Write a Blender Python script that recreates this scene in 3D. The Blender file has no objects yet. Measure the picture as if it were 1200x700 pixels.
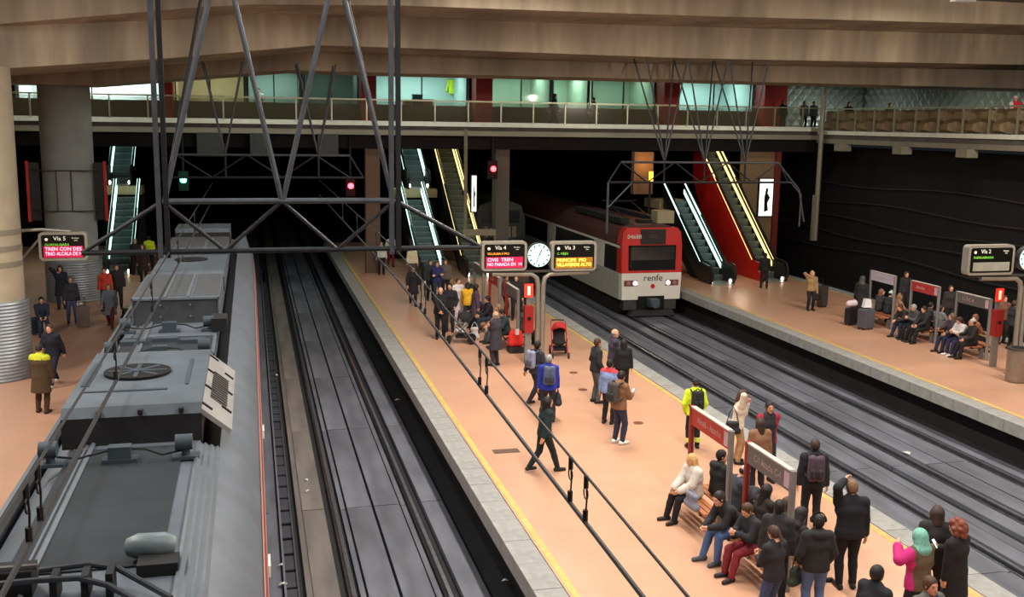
import bpy, math, random
import numpy as np
from mathutils import Vector, Matrix
R = math.radians
scene = bpy.context.scene
COL = scene.collection
random.seed(7); RNG = np.random.RandomState(7)

# ------------------------------------------------------------------ camera, exposure, world
CAM_H = 7.4
F_PX = 1210.0
AX = np.array([[0.96985278, -0.02691118, 0.24220108],      # world axes in camera coordinates (right, down, forward)
               [-0.24326257, -0.16586084, 0.95567437],
               [0.01445335, -0.98578191, -0.16740708]])
cam_d = bpy.data.cameras.new('camera'); cam = bpy.data.objects.new('camera', cam_d); COL.objects.link(cam)
cam_d.sensor_width = 36; cam_d.lens = 36 * F_PX / 1200; cam_d.clip_end = 400
m = Matrix.Identity(4)
for i in range(3):
    m[i][0] = AX[i, 0]; m[i][1] = -AX[i, 1]; m[i][2] = -AX[i, 2]
m[2][3] = CAM_H
cam.matrix_world = m
scene.camera = cam
scene.view_settings.view_transform = 'Standard'
scene.view_settings.look = 'None'
scene.view_settings.exposure = 0.0
scene.view_settings.gamma = 1.0
scene.view_settings.use_curve_mapping = False
w = bpy.data.worlds.new('world'); scene.world = w; w.use_nodes = True
w.node_tree.nodes['Background'].inputs[0].default_value = (0.75, 0.85, 1, 1)
w.node_tree.nodes['Background'].inputs[1].default_value = 0.012

def ray(px, py):
    return AX @ np.array([px - 600.0, py - 350.0, F_PX])
def gp(px, py, z=0.0):                       # point of the level plane z seen at a pixel
    d = ray(px, py); t = (z - CAM_H) / d[2]
    return Vector((d[0] * t, d[1] * t, z))
def yp(px, py, y):                           # point of the cross plane y seen at a pixel
    d = ray(px, py); t = y / d[1]
    return Vector((d[0] * t, y, CAM_H + d[2] * t))
def xp(px, py, x):
    d = ray(px, py); t = x / d[0]
    return Vector((x, d[1] * t, CAM_H + d[2] * t))

# lights of the hall: rows of ceiling lamps (fixtures are built with the structure)
LAMPS = []
def area_light(name, loc, sx, sy, power, col=(1, .87, .72), rot=(0, 0, 0), spread=180):
    l = bpy.data.lights.new(name, 'AREA'); l.shape = 'RECTANGLE'; l.size = sx; l.size_y = sy
    l.energy = power; l.color = col; l.spread = R(spread)
    o = bpy.data.objects.new(name, l); COL.objects.link(o); o.location = loc; o.rotation_euler = rot
    return o
WARM = (1, .92, .82)
for x in (8.0, 22.5):
    for y in (3, 9, 15, 20.5, 25.5, 30):
        LAMPS.append((x, y, 11.9)); area_light('platform_lamp_light', (x, y, 11.78), .5, 3.2, 740 if x < 15 else (640 if y < 25 else 420), WARM)
for x, y, z, pw in ((-7.5, 12, 11.9, 900), (-7.5, 20, 11.9, 900), (-10, 27.5, 8.7, 620)):  # last one is hung low, out of view, to brighten the grey column
    LAMPS.append((x, y, z)); area_light('platform_lamp_light', (x, y, z - .12), .5, 3.2, pw, (1, .95, .87))
for y in (6, 16, 26):
    LAMPS.append((0.6, y, 11.9)); area_light('track_lamp_light', (0.6, y, 11.78), .4, 3, 190, (.8, .9, 1))

# ------------------------------------------------------------------ helpers
def lin(c):
    return tuple(((v / 255) / 12.92 if v / 255 <= .04045 else ((v / 255 + .055) / 1.055) ** 2.4) for v in c)
MATS = {}
def M(key, rgb=None, rough=.6, metal=0, var=.12, scale=5, bump=0, emit=0, stretch=None, spec=.4, var2=0, scale2=.6):
    if key in MATS: return MATS[key]
    mt = bpy.data.materials.new(key); mt.use_nodes = True; MATS[key] = mt
    nt = mt.node_tree; b = nt.nodes['Principled BSDF']
    c = lin(rgb)
    b.inputs['Roughness'].default_value = rough; b.inputs['Metallic'].default_value = metal
    b.inputs['Specular IOR Level'].default_value = spec
    tc = nt.nodes.new('ShaderNodeTexCoord'); mp = nt.nodes.new('ShaderNodeMapping')
    nt.links.new(tc.outputs['Object'], mp.inputs[0])
    if stretch: mp.inputs['Scale'].default_value = stretch
    n = nt.nodes.new('ShaderNodeTexNoise'); n.inputs['Scale'].default_value = scale; n.inputs['Detail'].default_value = 5
    nt.links.new(mp.outputs[0], n.inputs[0])
    r = nt.nodes.new('ShaderNodeValToRGB')
    r.color_ramp.elements[0].position = .3; r.color_ramp.elements[1].position = .72
    r.color_ramp.elements[0].color = tuple(max(0, v * (1 - var)) for v in c) + (1,)
    r.color_ramp.elements[1].color = tuple(min(1, v * (1 + var)) for v in c) + (1,)
    nt.links.new(n.outputs[0], r.inputs[0])
    out = r.outputs[0]
    if var2:
        n2 = nt.nodes.new('ShaderNodeTexNoise'); n2.inputs['Scale'].default_value = scale2; n2.inputs['Detail'].default_value = 6
        nt.links.new(mp.outputs[0], n2.inputs[0])
        r2 = nt.nodes.new('ShaderNodeValToRGB')
        r2.color_ramp.elements[0].position = .35; r2.color_ramp.elements[1].position = .65
        r2.color_ramp.elements[0].color = (1 - var2,) * 3 + (1,); r2.color_ramp.elements[1].color = (1, 1, 1, 1)
        nt.links.new(n2.outputs[0], r2.inputs[0])
        mx = nt.nodes.new('ShaderNodeMix'); mx.data_type = 'RGBA'; mx.blend_type = 'MULTIPLY'; mx.inputs[0].default_value = 1
        nt.links.new(out, mx.inputs[6]); nt.links.new(r2.outputs[0], mx.inputs[7]); out = mx.outputs[2]
    nt.links.new(out, b.inputs['Base Color'])
    if bump:
        bp = nt.nodes.new('ShaderNodeBump'); bp.inputs['Strength'].default_value = bump; bp.inputs['Distance'].default_value = .02
        nt.links.new(n.outputs[0], bp.inputs['Height']); nt.links.new(bp.outputs[0], b.inputs['Normal'])
    if emit:
        b.inputs['Emission Color'].default_value = c + (1,); b.inputs['Emission Strength'].default_value = emit
    return mt
def Mglass(key, rgb, alpha, rough=.08):
    if key in MATS: return MATS[key]
    mt = bpy.data.materials.new(key); mt.use_nodes = True; MATS[key] = mt
    nt = mt.node_tree; nt.nodes.clear()
    o = nt.nodes.new('ShaderNodeOutputMaterial'); mx = nt.nodes.new('ShaderNodeMixShader'); mx.inputs[0].default_value = alpha
    t = nt.nodes.new('ShaderNodeBsdfTransparent'); t.inputs[0].default_value = (.95, .97, .95, 1)
    p = nt.nodes.new('ShaderNodeBsdfPrincipled'); p.inputs['Base Color'].default_value = lin(rgb) + (1,); p.inputs['Roughness'].default_value = rough
    nt.links.new(t.outputs[0], mx.inputs[1]); nt.links.new(p.outputs[0], mx.inputs[2]); nt.links.new(mx.outputs[0], o.inputs[0])
    return mt

class MB:
    def __init__(s): s.v = []; s.f = []; s.mi = []; s.cur = 0
    def add(s, vs, fs):
        o = len(s.v); s.v += [tuple(v) for v in vs]; s.f += [tuple(i + o for i in f) for f in fs]; s.mi += [s.cur] * len(fs); return s
    def box(s, c, d, rz=0, M4=None):
        x, y, z = d[0] / 2, d[1] / 2, d[2] / 2
        vs = [Vector((sx * x, sy * y, sz * z)) for sx in (-1, 1) for sy in (-1, 1) for sz in (-1, 1)]
        if M4 is None: M4 = Matrix.Translation(c) @ Matrix.Rotation(rz, 4, 'Z')
        vs = [M4 @ v for v in vs]
        return s.add(vs, [(0, 1, 3, 2), (4, 6, 7, 5), (0, 4, 5, 1), (2, 3, 7, 6), (0, 2, 6, 4), (1, 5, 7, 3)])
    def bb(s, x0, x1, y0, y1, z0, z1):
        return s.box(((x0 + x1) / 2, (y0 + y1) / 2, (z0 + z1) / 2), (x1 - x0, y1 - y0, z1 - z0))
    def tube(s, pts, r, n=8, closed=False, caps=True):
        pts = [Vector(p) for p in pts]; rs = r if isinstance(r, (list, tuple)) else [r] * len(pts)
        N = len(pts); rings = []; up = None
        for i, p in enumerate(pts):
            if closed: d = pts[(i + 1) % N] - pts[i - 1]
            else: d = pts[min(i + 1, N - 1)] - pts[max(i - 1, 0)]
            d.normalize()
            if up is None: up = Vector((0, 0, 1)) if abs(d.z) < .9 else Vector((1, 0, 0))
            a = d.cross(up)
            if a.length < 1e-5: a = d.orthogonal()
            a.normalize(); b = a.cross(d).normalized(); up = b
            rings.append([p + (a * math.cos(2 * math.pi * k / n) + b * math.sin(2 * math.pi * k / n)) * rs[i] for k in range(n)])
        vs = [v for r_ in rings for v in r_]; fs = []
        for i in range(N if closed else N - 1):
            j = (i + 1) % N
            for k in range(n): fs.append((i * n + k, i * n + (k + 1) % n, j * n + (k + 1) % n, j * n + k))
        if caps and not closed: fs += [tuple(range(n))[::-1], tuple((N - 1) * n + k for k in range(n))]
        return s.add(vs, fs)
    def cyl(s, c, r, h, n=16, axis='z', r2=None):
        c = Vector(c); a = {'x': Vector((1, 0, 0)), 'y': Vector((0, 1, 0)), 'z': Vector((0, 0, 1))}[axis] * (h / 2)
        return s.tube([c - a, c + a], [r, r if r2 is None else r2], n)
    def prism(s, poly, y0, y1, axis='y'):
        n = len(poly)
        if axis == 'y': mk = lambda p, t: (p[0], t, p[1])
        elif axis == 'x': mk = lambda p, t: (t, p[0], p[1])
        else: mk = lambda p, t: (p[0], p[1], t)
        vs = [mk(p, y0) for p in poly] + [mk(p, y1) for p in poly]
        return s.add(vs, [tuple(range(n)), tuple(range(n, 2 * n))[::-1]] + [(i, i + n, (i + 1) % n + n, (i + 1) % n) for i in range(n)])
    def ell(s, c, r, n=12, k=8):
        c = Vector(c); r = (r,) * 3 if not isinstance(r, (tuple, list)) else r
        vs = [c + Vector((0, 0, r[2]))]
        for i in range(1, k):
            t = math.pi * i / k
            for j in range(n): a = 2 * math.pi * j / n; vs.append(c + Vector((r[0] * math.sin(t) * math.cos(a), r[1] * math.sin(t) * math.sin(a), r[2] * math.cos(t))))
        vs.append(c - Vector((0, 0, r[2]))); fs = []
        for j in range(n): fs.append((0, 1 + j, 1 + (j + 1) % n)); fs.append((len(vs) - 1, 1 + (k - 2) * n + (j + 1) % n, 1 + (k - 2) * n + j))
        for i in range(k - 2):
            for j in range(n): fs.append((1 + i * n + j, 1 + (i + 1) * n + j, 1 + (i + 1) * n + (j + 1) % n, 1 + i * n + (j + 1) % n))
        return s.add(vs, fs)
    def mesh(s, name, mats, smooth=False):
        me = bpy.data.meshes.new(name); me.from_pydata(s.v, [], s.f)
        for mt in (mats if isinstance(mats, (list, tuple)) else [mats]): me.materials.append(mt)
        if s.mi and max(s.mi): me.polygons.foreach_set('material_index', s.mi)
        fix_normals(me)
        if smooth: shade(me)
        return me
    def build(s, name, mats, parent=None, smooth=False):
        return link(name, s.mesh(name, mats, smooth), parent)
import bmesh
def fix_normals(me):
    bm = bmesh.new(); bm.from_mesh(me); bmesh.ops.recalc_face_normals(bm, faces=bm.faces); bm.to_mesh(me); bm.free()
def shade(me, ang=40):
    me.polygons.foreach_set('use_smooth', [True] * len(me.polygons))
    try: me.set_sharp_from_angle(angle=R(ang))
    except Exception: pass
def link(name, me, parent=None):
    o = bpy.data.objects.new(name, me); COL.objects.link(o)
    if parent is not None: o.parent = parent
    return o
def empty(name, loc=(0, 0, 0), rz=0):
    o = bpy.data.objects.new(name, None); COL.objects.link(o); o.location = loc; o.rotation_euler = (0, 0, rz); o.empty_display_size = .2
    return o
def tag(o, label, cat, group=None):
    o['label'] = label; o['category'] = cat
    if group: o['group'] = group
    return o
def struct(o, label=None, cat=None):
    o['kind'] = 'structure'
    if label: o['label'] = label
    if cat: o['category'] = cat
    return o
def copy_tree(o, parent=None):
    c = o.copy(); COL.objects.link(c); c.parent = parent
    for ch in list(o.children): copy_tree(ch, c)
    return c
def rrect(cx, cz, w_, h_, r, n=4):
    pts = []
    for (sx, sz, a0) in ((1, 1, 0), (-1, 1, 90), (-1, -1, 180), (1, -1, 270)):
        for k in range(n + 1):
            a = R(a0 + 90 * k / n); pts.append((cx + sx * (w_ / 2 - r) + r * math.cos(a), cz + sz * (h_ / 2 - r) + r * math.sin(a)))
    return pts
def arc(c, r, a0, a1, n, plane='xz'):
    out = []
    for k in range(n + 1):
        a = R(a0 + (a1 - a0) * k / n); u, v = r * math.cos(a), r * math.sin(a)
        out.append(Vector((c[0] + u, c[1], c[2] + v)) if plane == 'xz' else (Vector((c[0], c[1] + u, c[2] + v)) if plane == 'yz' else Vector((c[0] + u, c[1] + v, c[2]))))
    return out
def text(name, s, size, mat, M4, parent=None, extrude=.004, align='LEFT', sx=1.0, fit=None):
    cu = bpy.data.curves.new('t', 'FONT'); cu.body = s; cu.size = size; cu.extrude = extrude; cu.align_x = align; cu.align_y = 'BOTTOM'; cu.resolution_u = 2
    t = bpy.data.objects.new('t', cu); COL.objects.link(t)
    me = bpy.data.meshes.new_from_object(t.evaluated_get(bpy.context.evaluated_depsgraph_get()))
    bpy.data.objects.remove(t); bpy.data.curves.remove(cu)
    if fit:
        xs_ = [v.co.x for v in me.vertices]; sx = min(sx, fit / max(max(xs_), .01))
    me.transform(M4 @ Matrix.Diagonal((sx, 1, 1, 1))); me.materials.clear(); me.materials.append(mat); me.name = name
    return link(name, me, parent)
FRONT = Matrix(((1, 0, 0, 0), (0, 0, -1, 0), (0, 1, 0, 0), (0, 0, 0, 1)))      # lettering upright, read from -y
def at_front(x, y, z): return Matrix.Translation((x, y, z)) @ FRONT


WASH_LAMPS = []  # spots added out of view to brighten the beams, strongest at the right end
def flood(x, y, z, power, col=(1, .84, .7), tilt=84):
    WASH_LAMPS.append((x, y, z)); l = bpy.data.lights.new('added_wash_light', 'SPOT'); l.energy = power; l.spot_size = R(120); l.spot_blend = 1; l.color = col; l.shadow_soft_size = .25
    o = bpy.data.objects.new('added_wash_light', l); COL.objects.link(o); o.location = (x, y + .2, z); o.rotation_euler = (R(tilt), 0, 0)
flood(-4, 20, 10.3, 230, (1, .92, .76)); flood(6, 20, 10.3, 480); flood(15, 20, 10.3, 900); flood(26, 18, 9.95, 3600, (1, .86, .72), 86)
# ------------------------------------------------------------------ materials of the hall
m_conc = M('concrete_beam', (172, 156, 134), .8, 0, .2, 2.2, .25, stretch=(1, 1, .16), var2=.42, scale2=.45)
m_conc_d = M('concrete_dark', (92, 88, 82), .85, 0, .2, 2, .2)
m_plat = M('platform_tiles', (200, 154, 126), .34, 0, .05, 1.6, 0, var2=.12, scale2=.35, spec=.5)
m_kerb = M('kerb_stone', (150, 150, 146), .75, 0, .14, 6, .15, var2=.15, scale2=1)
m_yel = M('yellow_paint', (200, 176, 100), .6, 0, .15, 8, 0, var2=.2, scale2=3)
m_slab = M('track_slab', (98, 101, 110), .7, 0, .22, 3, .2, stretch=(1, .25, 1), var2=.3, scale2=.8)
m_slab2 = M('track_slab_brown', (108, 102, 98), .75, 0, .25, 2.5, .2, stretch=(1, .2, 1), var2=.35, scale2=.6)
m_bed = M('track_groove', (30, 31, 34), .85, 0, .3, 3, .2)
m_rail = M('rail_steel', (120, 122, 128), .35, .8, .2, 6)
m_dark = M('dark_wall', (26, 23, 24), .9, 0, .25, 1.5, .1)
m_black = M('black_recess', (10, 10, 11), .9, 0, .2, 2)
m_col = M('column_concrete', (176, 162, 138), .75, 0, .08, 2, .1, var2=.12, scale2=.8)
m_corr = M('corrugated_steel', (150, 158, 164), .4, .5, .1, 6)
m_steel = M('steel_rail', (176, 172, 150), .35, .7, .1, 6)
m_fascia = M('walkway_fascia', (226, 228, 214), .5, 0, .1, 3)
m_fascia2 = M('walkway_edge', (138, 132, 116), .6, 0, .12, 3, stretch=(.3, 1, 1))
m_red = M('red_paint', (190, 34, 28), .45, 0, .1, 4)
m_gran = M('granite_parapet', (96, 88, 72), .6, 0, .3, 14)
m_truss = M('gantry_steel', (70, 73, 78), .5, .3, .25, 5)
m_truss_d = M('gantry_steel_dark', (30, 31, 34), .5, .3, .25, 5)
m_cable = M('cable', (34, 33, 34), .6, .2, .15, 10)
m_lampw = M('lamp_housing', (200, 200, 196), .5)
m_em = M('lamp_diffuser', (255, 240, 215), .5, emit=6)
m_tube = M('fluorescent_tube', (205, 255, 238), .5, emit=2.2)
m_tubew = M('warm_light_strip', (255, 226, 150), .5, emit=1.8)
m_glass = Mglass('railing_glass', (92, 84, 62), .3, .12)
m_wglass = Mglass('window_glass', (60, 90, 84), .1, .05)

# ------------------------------------------------------------------ ground, tracks
struct(MB().bb(-40, 60, -12, 110, -1.5, -1.16).build('floor', m_bed), 'dark track bed under the rails', 'floor')
def platform(name, x0, x1, y0, y1, label, kl=True, kr=True):
    p = struct(MB().bb(x0 + .52, x1 - .52, y0, y1, -.3, 0).build(name, m_plat), label, 'platform')
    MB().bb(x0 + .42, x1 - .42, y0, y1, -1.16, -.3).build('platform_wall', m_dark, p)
    for side, on in ((0, kl), (1, kr)):
        xa, xb = (x0, x0 + .5) if side == 0 else (x1 - .5, x1)
        me = MB().bb(xa, xb, 0, .988, -.32, .004).mesh('kerb_stone', m_kerb)
        n0, n1 = (max(int(y0), 8), min(int(y1), 62)) if on else (20, 46)
        for k in range(n0, n1):
            o = link('kerb_stone', me, p); o.location.y = k; o.location.z = random.uniform(-.004, .003)
        MB().bb(xa - .001, xb + .001, n1, y1, -.32, .004).build('far_kerb', m_kerb, p)
        xa, xb = (x0 + .56, x0 + .68) if side == 0 else (x1 - .68, x1 - .56)
        MB().bb(xa, xb, y0, y1, -.05, .005).build('yellow_line', m_yel, p)
    return p
pl_c = platform('platform', 4.22, 11.78, -8, 64, 'orange tiled island platform crowded with waiting people')
pl_r = platform('platform', 18.8, 26.4, -8, 62, 'orange tiled platform with red sided escalators at its end')
pl_l = platform('platform', -16, -3.15, -8, 64, 'orange tiled platform beside the round concrete columns', False, False)
def track(c, brown=False, y0=4, y1=100):
    t = struct(empty('track', (c, 0, 0)), 'embedded railway track of two steel rails in concrete slab', 'track')
    sec = [(-.03, -1.02), (.03, -1.02), (.035, -1.05), (.008, -1.07), (.008, -1.14), (.06, -1.16), (-.06, -1.16), (-.008, -1.14), (-.008, -1.07), (-.035, -1.05)]
    for s in (-1, 1):
        r = MB().prism([(x * 1.15 + s * .85, z + .02) for x, z in sec], -10, y1).build('rail', m_rail, t)
    strips = [(-.58, -.04, -1.055), (.02, .58, -1.055), (-1.55, -1.08, -1.05), (1.08, 1.55, -1.05), (-.72, -.62, -1.09), (.62, .72, -1.09)]
    for a, b_, z in strips:
        me = MB().bb(a, b_, 0, 5.97, -1.2, z).mesh('slab_panel', m_slab2 if (brown and b_ < -1) else m_slab)
        for k in range(15):
            o = link('slab_panel', me, t); o.location.y = 4 + 6 * k; o.location.z = random.uniform(-.008, .006)
    return t
for c in (-1.35, 2.45, 13.45, 17.15, 28.0): track(c, c == 2.45)
# cable trough between the train and the next track
tr = struct(empty('cable_trough', (.53, 0, -1.1)), 'open cable trough with dark covers beside the parked train', 'trough')
MB().bb(-.14, -.1, 6, 60, -.06, .1).build('trough_edge', M('trough_edge', (92, 96, 104), .6), tr)
MB().bb(.1, .13, 6, 60, -.06, .07).build('trough_edge', M('trough_edge2', (60, 62, 68), .6), tr)
me = MB().bb(-.1, .1, 0, .66, 0, .035).mesh('trough_cover', M('trough_cover', (48, 51, 58), .6, 0, .3, 6))
for k in range(56):
    o = link('trough_cover', me, tr); o.location = (0, 12 + .78 * k, random.uniform(-.01, .012))
strip = MB(); strip.bb(.78, 1.15, 4, 100, -1.2, -1.07); struct(strip.build('trim_1', m_slab2), 'brown stained concrete strip beside the cable trough', 'trim')
strip = MB(); strip.bb(.15, .36, 4, 100, -1.2, -1.08); struct(strip.build('trim_2', m_slab), 'grey concrete strip under the side of the parked train', 'trim')
strip = MB(); strip.bb(15.02, 15.3, 4, 100, -1.2, -1.05); struct(strip.build('trim_3', m_slab), 'concrete strip between the two right hand tracks', 'trim')
for i, (px, py, s) in enumerate([(466, 469, .1), (592, 681, .07), (359, 563, .06), (360, 576, .07), (729, 473, .12), (1063, 531, .14), (332, 685, .09), (330, 663, .07), (324, 440, .06)]):
    p = gp(px, py, -1.03); a = random.random() * 3
    b = MB(); b.add([(math.cos(t) * s * f, math.sin(t) * s * f, h) for t, f, h in ((0, 1, .0), (1.3, .7, .02), (2.4, 1.1, 0), (3.6, .6, .03), (5, .9, .01))] + [(0, 0, .05)], [(0, 1, 5), (1, 2, 5), (2, 3, 5), (3, 4, 5), (4, 0, 5), (4, 3, 2, 1, 0)])
    o = b.build('paper_scrap', M('paper', (190, 190, 186), .8)); o.location = p; o.rotation_euler.z = a
    tag(o, 'crumpled white paper scrap lying on the track slab', 'litter', 'paper scraps on the tracks')
# drain lids let into the centre platform
for px, py in ((593, 529), (683, 457), (748, 496), (672, 437)):
    p = gp(px, py); o = MB().bb(-.3, .3, -.14, .14, 0, .008).build('drain_cover', M('drain', (92, 70, 58), .6, 0, .2, 9)) if px == 593 else MB().cyl((0, 0, .004), .13, .008, 14).build('drain_cover', M('drain2', (110, 66, 44), .6))
    o.location = p
    tag(o, 'grey rectangular drain cover set in the platform near the yellow line' if px == 593 else 'small round dark drain cover set in the orange platform', 'drain cover', None if px == 593 else 'round drain covers')

# ------------------------------------------------------------------ enclosure
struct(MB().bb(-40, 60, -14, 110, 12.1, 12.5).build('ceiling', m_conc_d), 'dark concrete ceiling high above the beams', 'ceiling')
struct(MB().bb(-40, 60, 100, 100.5, -1.5, 12.5).build('wall_back', m_black), 'black sheet for the unlit depth of the hall behind the walkway', 'wall')  # flat black paints the darkness into which the tracks run on
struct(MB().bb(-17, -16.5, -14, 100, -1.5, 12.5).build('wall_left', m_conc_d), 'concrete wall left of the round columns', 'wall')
wr = struct(MB().bb(31.0, 31.5, -14, 100, -1.5, 6.4).build('wall_right', m_dark), 'near black wall with cables behind the right platform', 'wall')
for k, z in enumerate((1.1, 1.9, 2.7, 3.6, 4.6)):
    MB().tube([(30.9, y, z - .25 * abs(math.sin(y * .21 + k)) ** 2) for y in range(6, 100, 2)], .035, 5).build('wall_cable', M('wall_cable', (58, 52, 52), .6), wr)
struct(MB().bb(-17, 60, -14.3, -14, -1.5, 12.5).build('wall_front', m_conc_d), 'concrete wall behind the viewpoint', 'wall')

# stepped concrete beams: front edge path (x, y, z) and the block behind it
def beam(name, path, depth, top, label):
    b = MB(); n = len(path); vs = []
    for x, y, z in path: vs += [(x, y, z), (x, y, top), (x, y + depth, top), (x, y + depth, z)]
    fs = [(0, 1, 2, 3), tuple((n - 1) * 4 + k for k in (3, 2, 1, 0))]
    for i in range(n - 1):
        for k in range(4): fs.append((i * 4 + k, i * 4 + (k + 1) % 4, i * 4 + 4 + (k + 1) % 4, i * 4 + 4 + k))
    b.add(vs, fs); return struct(b.build(name, m_conc), label, 'beam')
def bpath(pts): return [tuple(yp(px, py, y)) for px, py, y in pts]
B1 = bpath([(-220, 44, 30), (0, 28, 31), (240, 8, 33), (300, 5, 34), (470, 6.5, 34), (800, 18, 34), (1200, 29, 34), (1400, 35, 34)])
B2 = bpath([(-220, 96, 31), (0, 80.5, 31.5), (200, 68, 35.5), (370, 53, 38), (470, 56, 38), (800, 68, 38), (1200, 76, 38), (1400, 80, 38)])
B3 = bpath([(-220, 92, 42.5), (30, 97, 42.6), (100, 100, 42.6), (230, 90, 42.3), (340, 82, 42), (440, 85, 42), (800, 93.5, 42), (1200, 104, 42), (1400, 110, 42)])
beam('ceiling_beam', B1, 4.0, 12.1, 'uppermost concrete beam cut by the top of the view')
beam('ceiling_beam', B2, 3.9, 11.6, 'wide concrete beam between the upper and lower beams, lit warm')
beam('ceiling_beam', B3, 3.3, 10.6, 'lowest concrete beam just above the shop windows')
# ceiling lamps
lm = MB().bb(-.3, .3, -1.7, 1.7, -.06, .2).mesh('housing', m_lampw); ld = MB().bb(-.27, .27, -1.65, 1.65, -.075, -.06).mesh('diffuser', m_em)
for k, (x, y, z) in enumerate(LAMPS):
    t = empty('ceiling_lamp', (x, y, z)); tag(t, 'long ceiling lamp above the platforms', 'lamp', 'ceiling lamps'); link('housing', lm, t); link('diffuser', ld, t)
    if z < 11.5: MB().tube([(0, 0, .1), (0, 0, 12.1 - z)], .03, 6).build('hanger_rod', m_truss, t)

for k, (x, y, z) in enumerate(WASH_LAMPS):  # housings and rods for the added beam wash spots
    t = empty('added_wash_lamp', (x, y, z)); tag(t, 'unseen lamp added under the ceiling to wash the beams with light', 'lamp', 'added beam wash lamps'); MB().bb(-.25, .25, -.12, .08, -.18, .18).build('housing', m_lampw, t); MB().bb(-.22, .22, .08, .1, -.15, .15).build('lens', m_em, t); MB().tube([(0, 0, .15), (0, 0, 12.1 - z)], .03, 6).build('hanger_rod', m_truss, t)
# round columns
def column(x, y, r, ztop, label, base_h, mat=None):
    t = struct(empty('column', (x, y, 0)), label, 'column')
    MB().cyl((0, 0, ztop / 2), r, ztop, 40).build('shaft', mat or m_col, t, True)
    n = int(base_h / .095); b = MB()
    prof = []
    for k in range(n * 2 + 1): prof.append((r + .09 + (.022 if k % 2 else 0), k * base_h / (n * 2)))
    prof.append((r, base_h + .01)); N = 40
    vs = [(q * math.cos(2 * math.pi * j / N), q * math.sin(2 * math.pi * j / N), z) for q, z in prof for j in range(N)]
    b.add(vs, [(i * N + j, i * N + (j + 1) % N, (i + 1) * N + (j + 1) % N, (i + 1) * N + j) for i in range(len(prof) - 1) for j in range(N)])
    b.build('corrugated_base', m_corr, t, True)
    return t
c1 = column(-7.2, 31.6, .84, 8.72, 'thick beige column with corrugated steel foot beside standing passengers', 2.25)
for z in (3.3, 3.75, 4.2): MB().cyl((0, 0, z), .852, .16, 40).build('painted_band', M('band', (132, 122, 106), .7), c1, True)
c2 = column(yp(80, 200, 45.0).x, 45.0, .98, 8.78, 'grey round column with red edged notice boards', 1.6, M('column_teal_lit', (150, 156, 154), .75, 0, .08, 2, .1, var2=.12, scale2=.8))  # cool grey puts the light of the teal room into the shaft colour
m_frame = M('board_frame', (70, 70, 72), .5, .4)
for s in (-1, 1):
    MB().bb(s * 1.2 - .2, s * 1.2 + .2, -.5, -.42, 3.3, 5.6).build('notice_board', M('notice_board', (30, 32, 34), .4), c2)
    MB().bb(s * 1.44 - .05, s * 1.44 + .05, -.55, -.38, 3.25, 5.65).build('red_edge', m_red, c2)
for z in (3.7, 5.3): MB().tube([(-1.3, -.5, z), (-.7, -1.0, z), (.7, -1.0, z), (1.3, -.5, z)], .025, 6).build('board_bracket', m_frame, c2)
for x in (-.3, .25): MB().tube([(x, -1.0, 3.7), (x, -1.0, 5.3)], .02, 6).build('board_bracket', m_frame, c2)

# ------------------------------------------------------------------ walkway over the tracks
Yb = 50.0
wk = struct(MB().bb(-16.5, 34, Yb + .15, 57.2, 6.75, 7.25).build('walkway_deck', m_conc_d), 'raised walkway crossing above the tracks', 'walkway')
MB().bb(-16.5, 29.4, Yb, Yb + .2, 7.2, 7.42).build('edge_strip', m_fascia, wk)
MB().bb(-16.5, 29.4, Yb - .05, Yb + .2, 6.76, 7.0).build('edge_strip', m_fascia2, wk)
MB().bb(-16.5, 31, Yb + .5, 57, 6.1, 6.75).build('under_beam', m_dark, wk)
MB().bb(29.3, 29.5, 20, Yb, 7.05, 7.24).build('edge_strip', m_fascia, wk)
MB().bb(29.28, 29.5, 20, Yb, 6.6, 6.82).build('edge_strip', m_fascia2, wk)
MB().bb(29.4, 38, 20, Yb + .3, 6.7, 7.1).build('side_deck', m_conc_d, wk)
for y in (28, 32.5, 37.5, 42, 47): MB().bb(28.95, 29.5, y, y + .7, 6.25, 6.6).build('deck_bracket', m_fascia2, wk)
rl = struct(empty('walkway_railing', (0, Yb, 7.4)), 'glass railing with steel posts along the cross walkway', 'railing')
xs = [-15.9 + 1.64 * k for k in range(28)]
pm = MB().bb(-.035, .035, -.04, .04, 0, 1.02).mesh('railing_post', m_steel); gm = MB().bb(.04, 1.6, .0, .015, .06, .95).mesh('glass_pane', m_glass)
for k, x in enumerate(xs):
    o = link('railing_post', pm, rl); o.location.x = x
    if k < len(xs) - 1: g = link('glass_pane', gm, rl); g.location.x = x
MB().bb(-16.4, 29.4, -.04, .05, .98, 1.05).build('handrail', m_steel, rl)
rr = struct(empty('walkway_railing', (29.4, 0, 7.22)), 'glass railing with steel posts along the side walkway over brown relief panels', 'railing')
pm2 = MB().bb(-.04, .04, -.035, .035, 0, 1.12).mesh('railing_post', m_steel); gm2 = MB().bb(0, .015, -1.6, -.04, .06, 1.02).mesh('glass_pane', Mglass('side_glass', (140, 130, 110), .07, .1))
m_brown = M('brown_relief', (146, 118, 88), .6, 0, .15, 5)
b = MB()
for i in range(2):
    for j in range(2):
        y0, z0 = -1.6 + .8 * j, .05 + .5 * i; dep = .28 if (i + j) % 2 else -.2
        q = [(.3, y0, z0), (.3, y0 + .8, z0), (.3, y0 + .8, z0 + .5), (.3, y0, z0 + .5)]
        ins = [(.3 - dep, y0 + .2, z0 + .12), (.3 - dep, y0 + .6, z0 + .12), (.3 - dep, y0 + .6, z0 + .38), (.3 - dep, y0 + .2, z0 + .38)]
        b.add(q + ins, [(0, 1, 5, 4), (1, 2, 6, 5), (2, 3, 7, 6), (3, 0, 4, 7), (4, 5, 6, 7)])
bm_ = b.mesh('relief_panel', m_brown)
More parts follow.
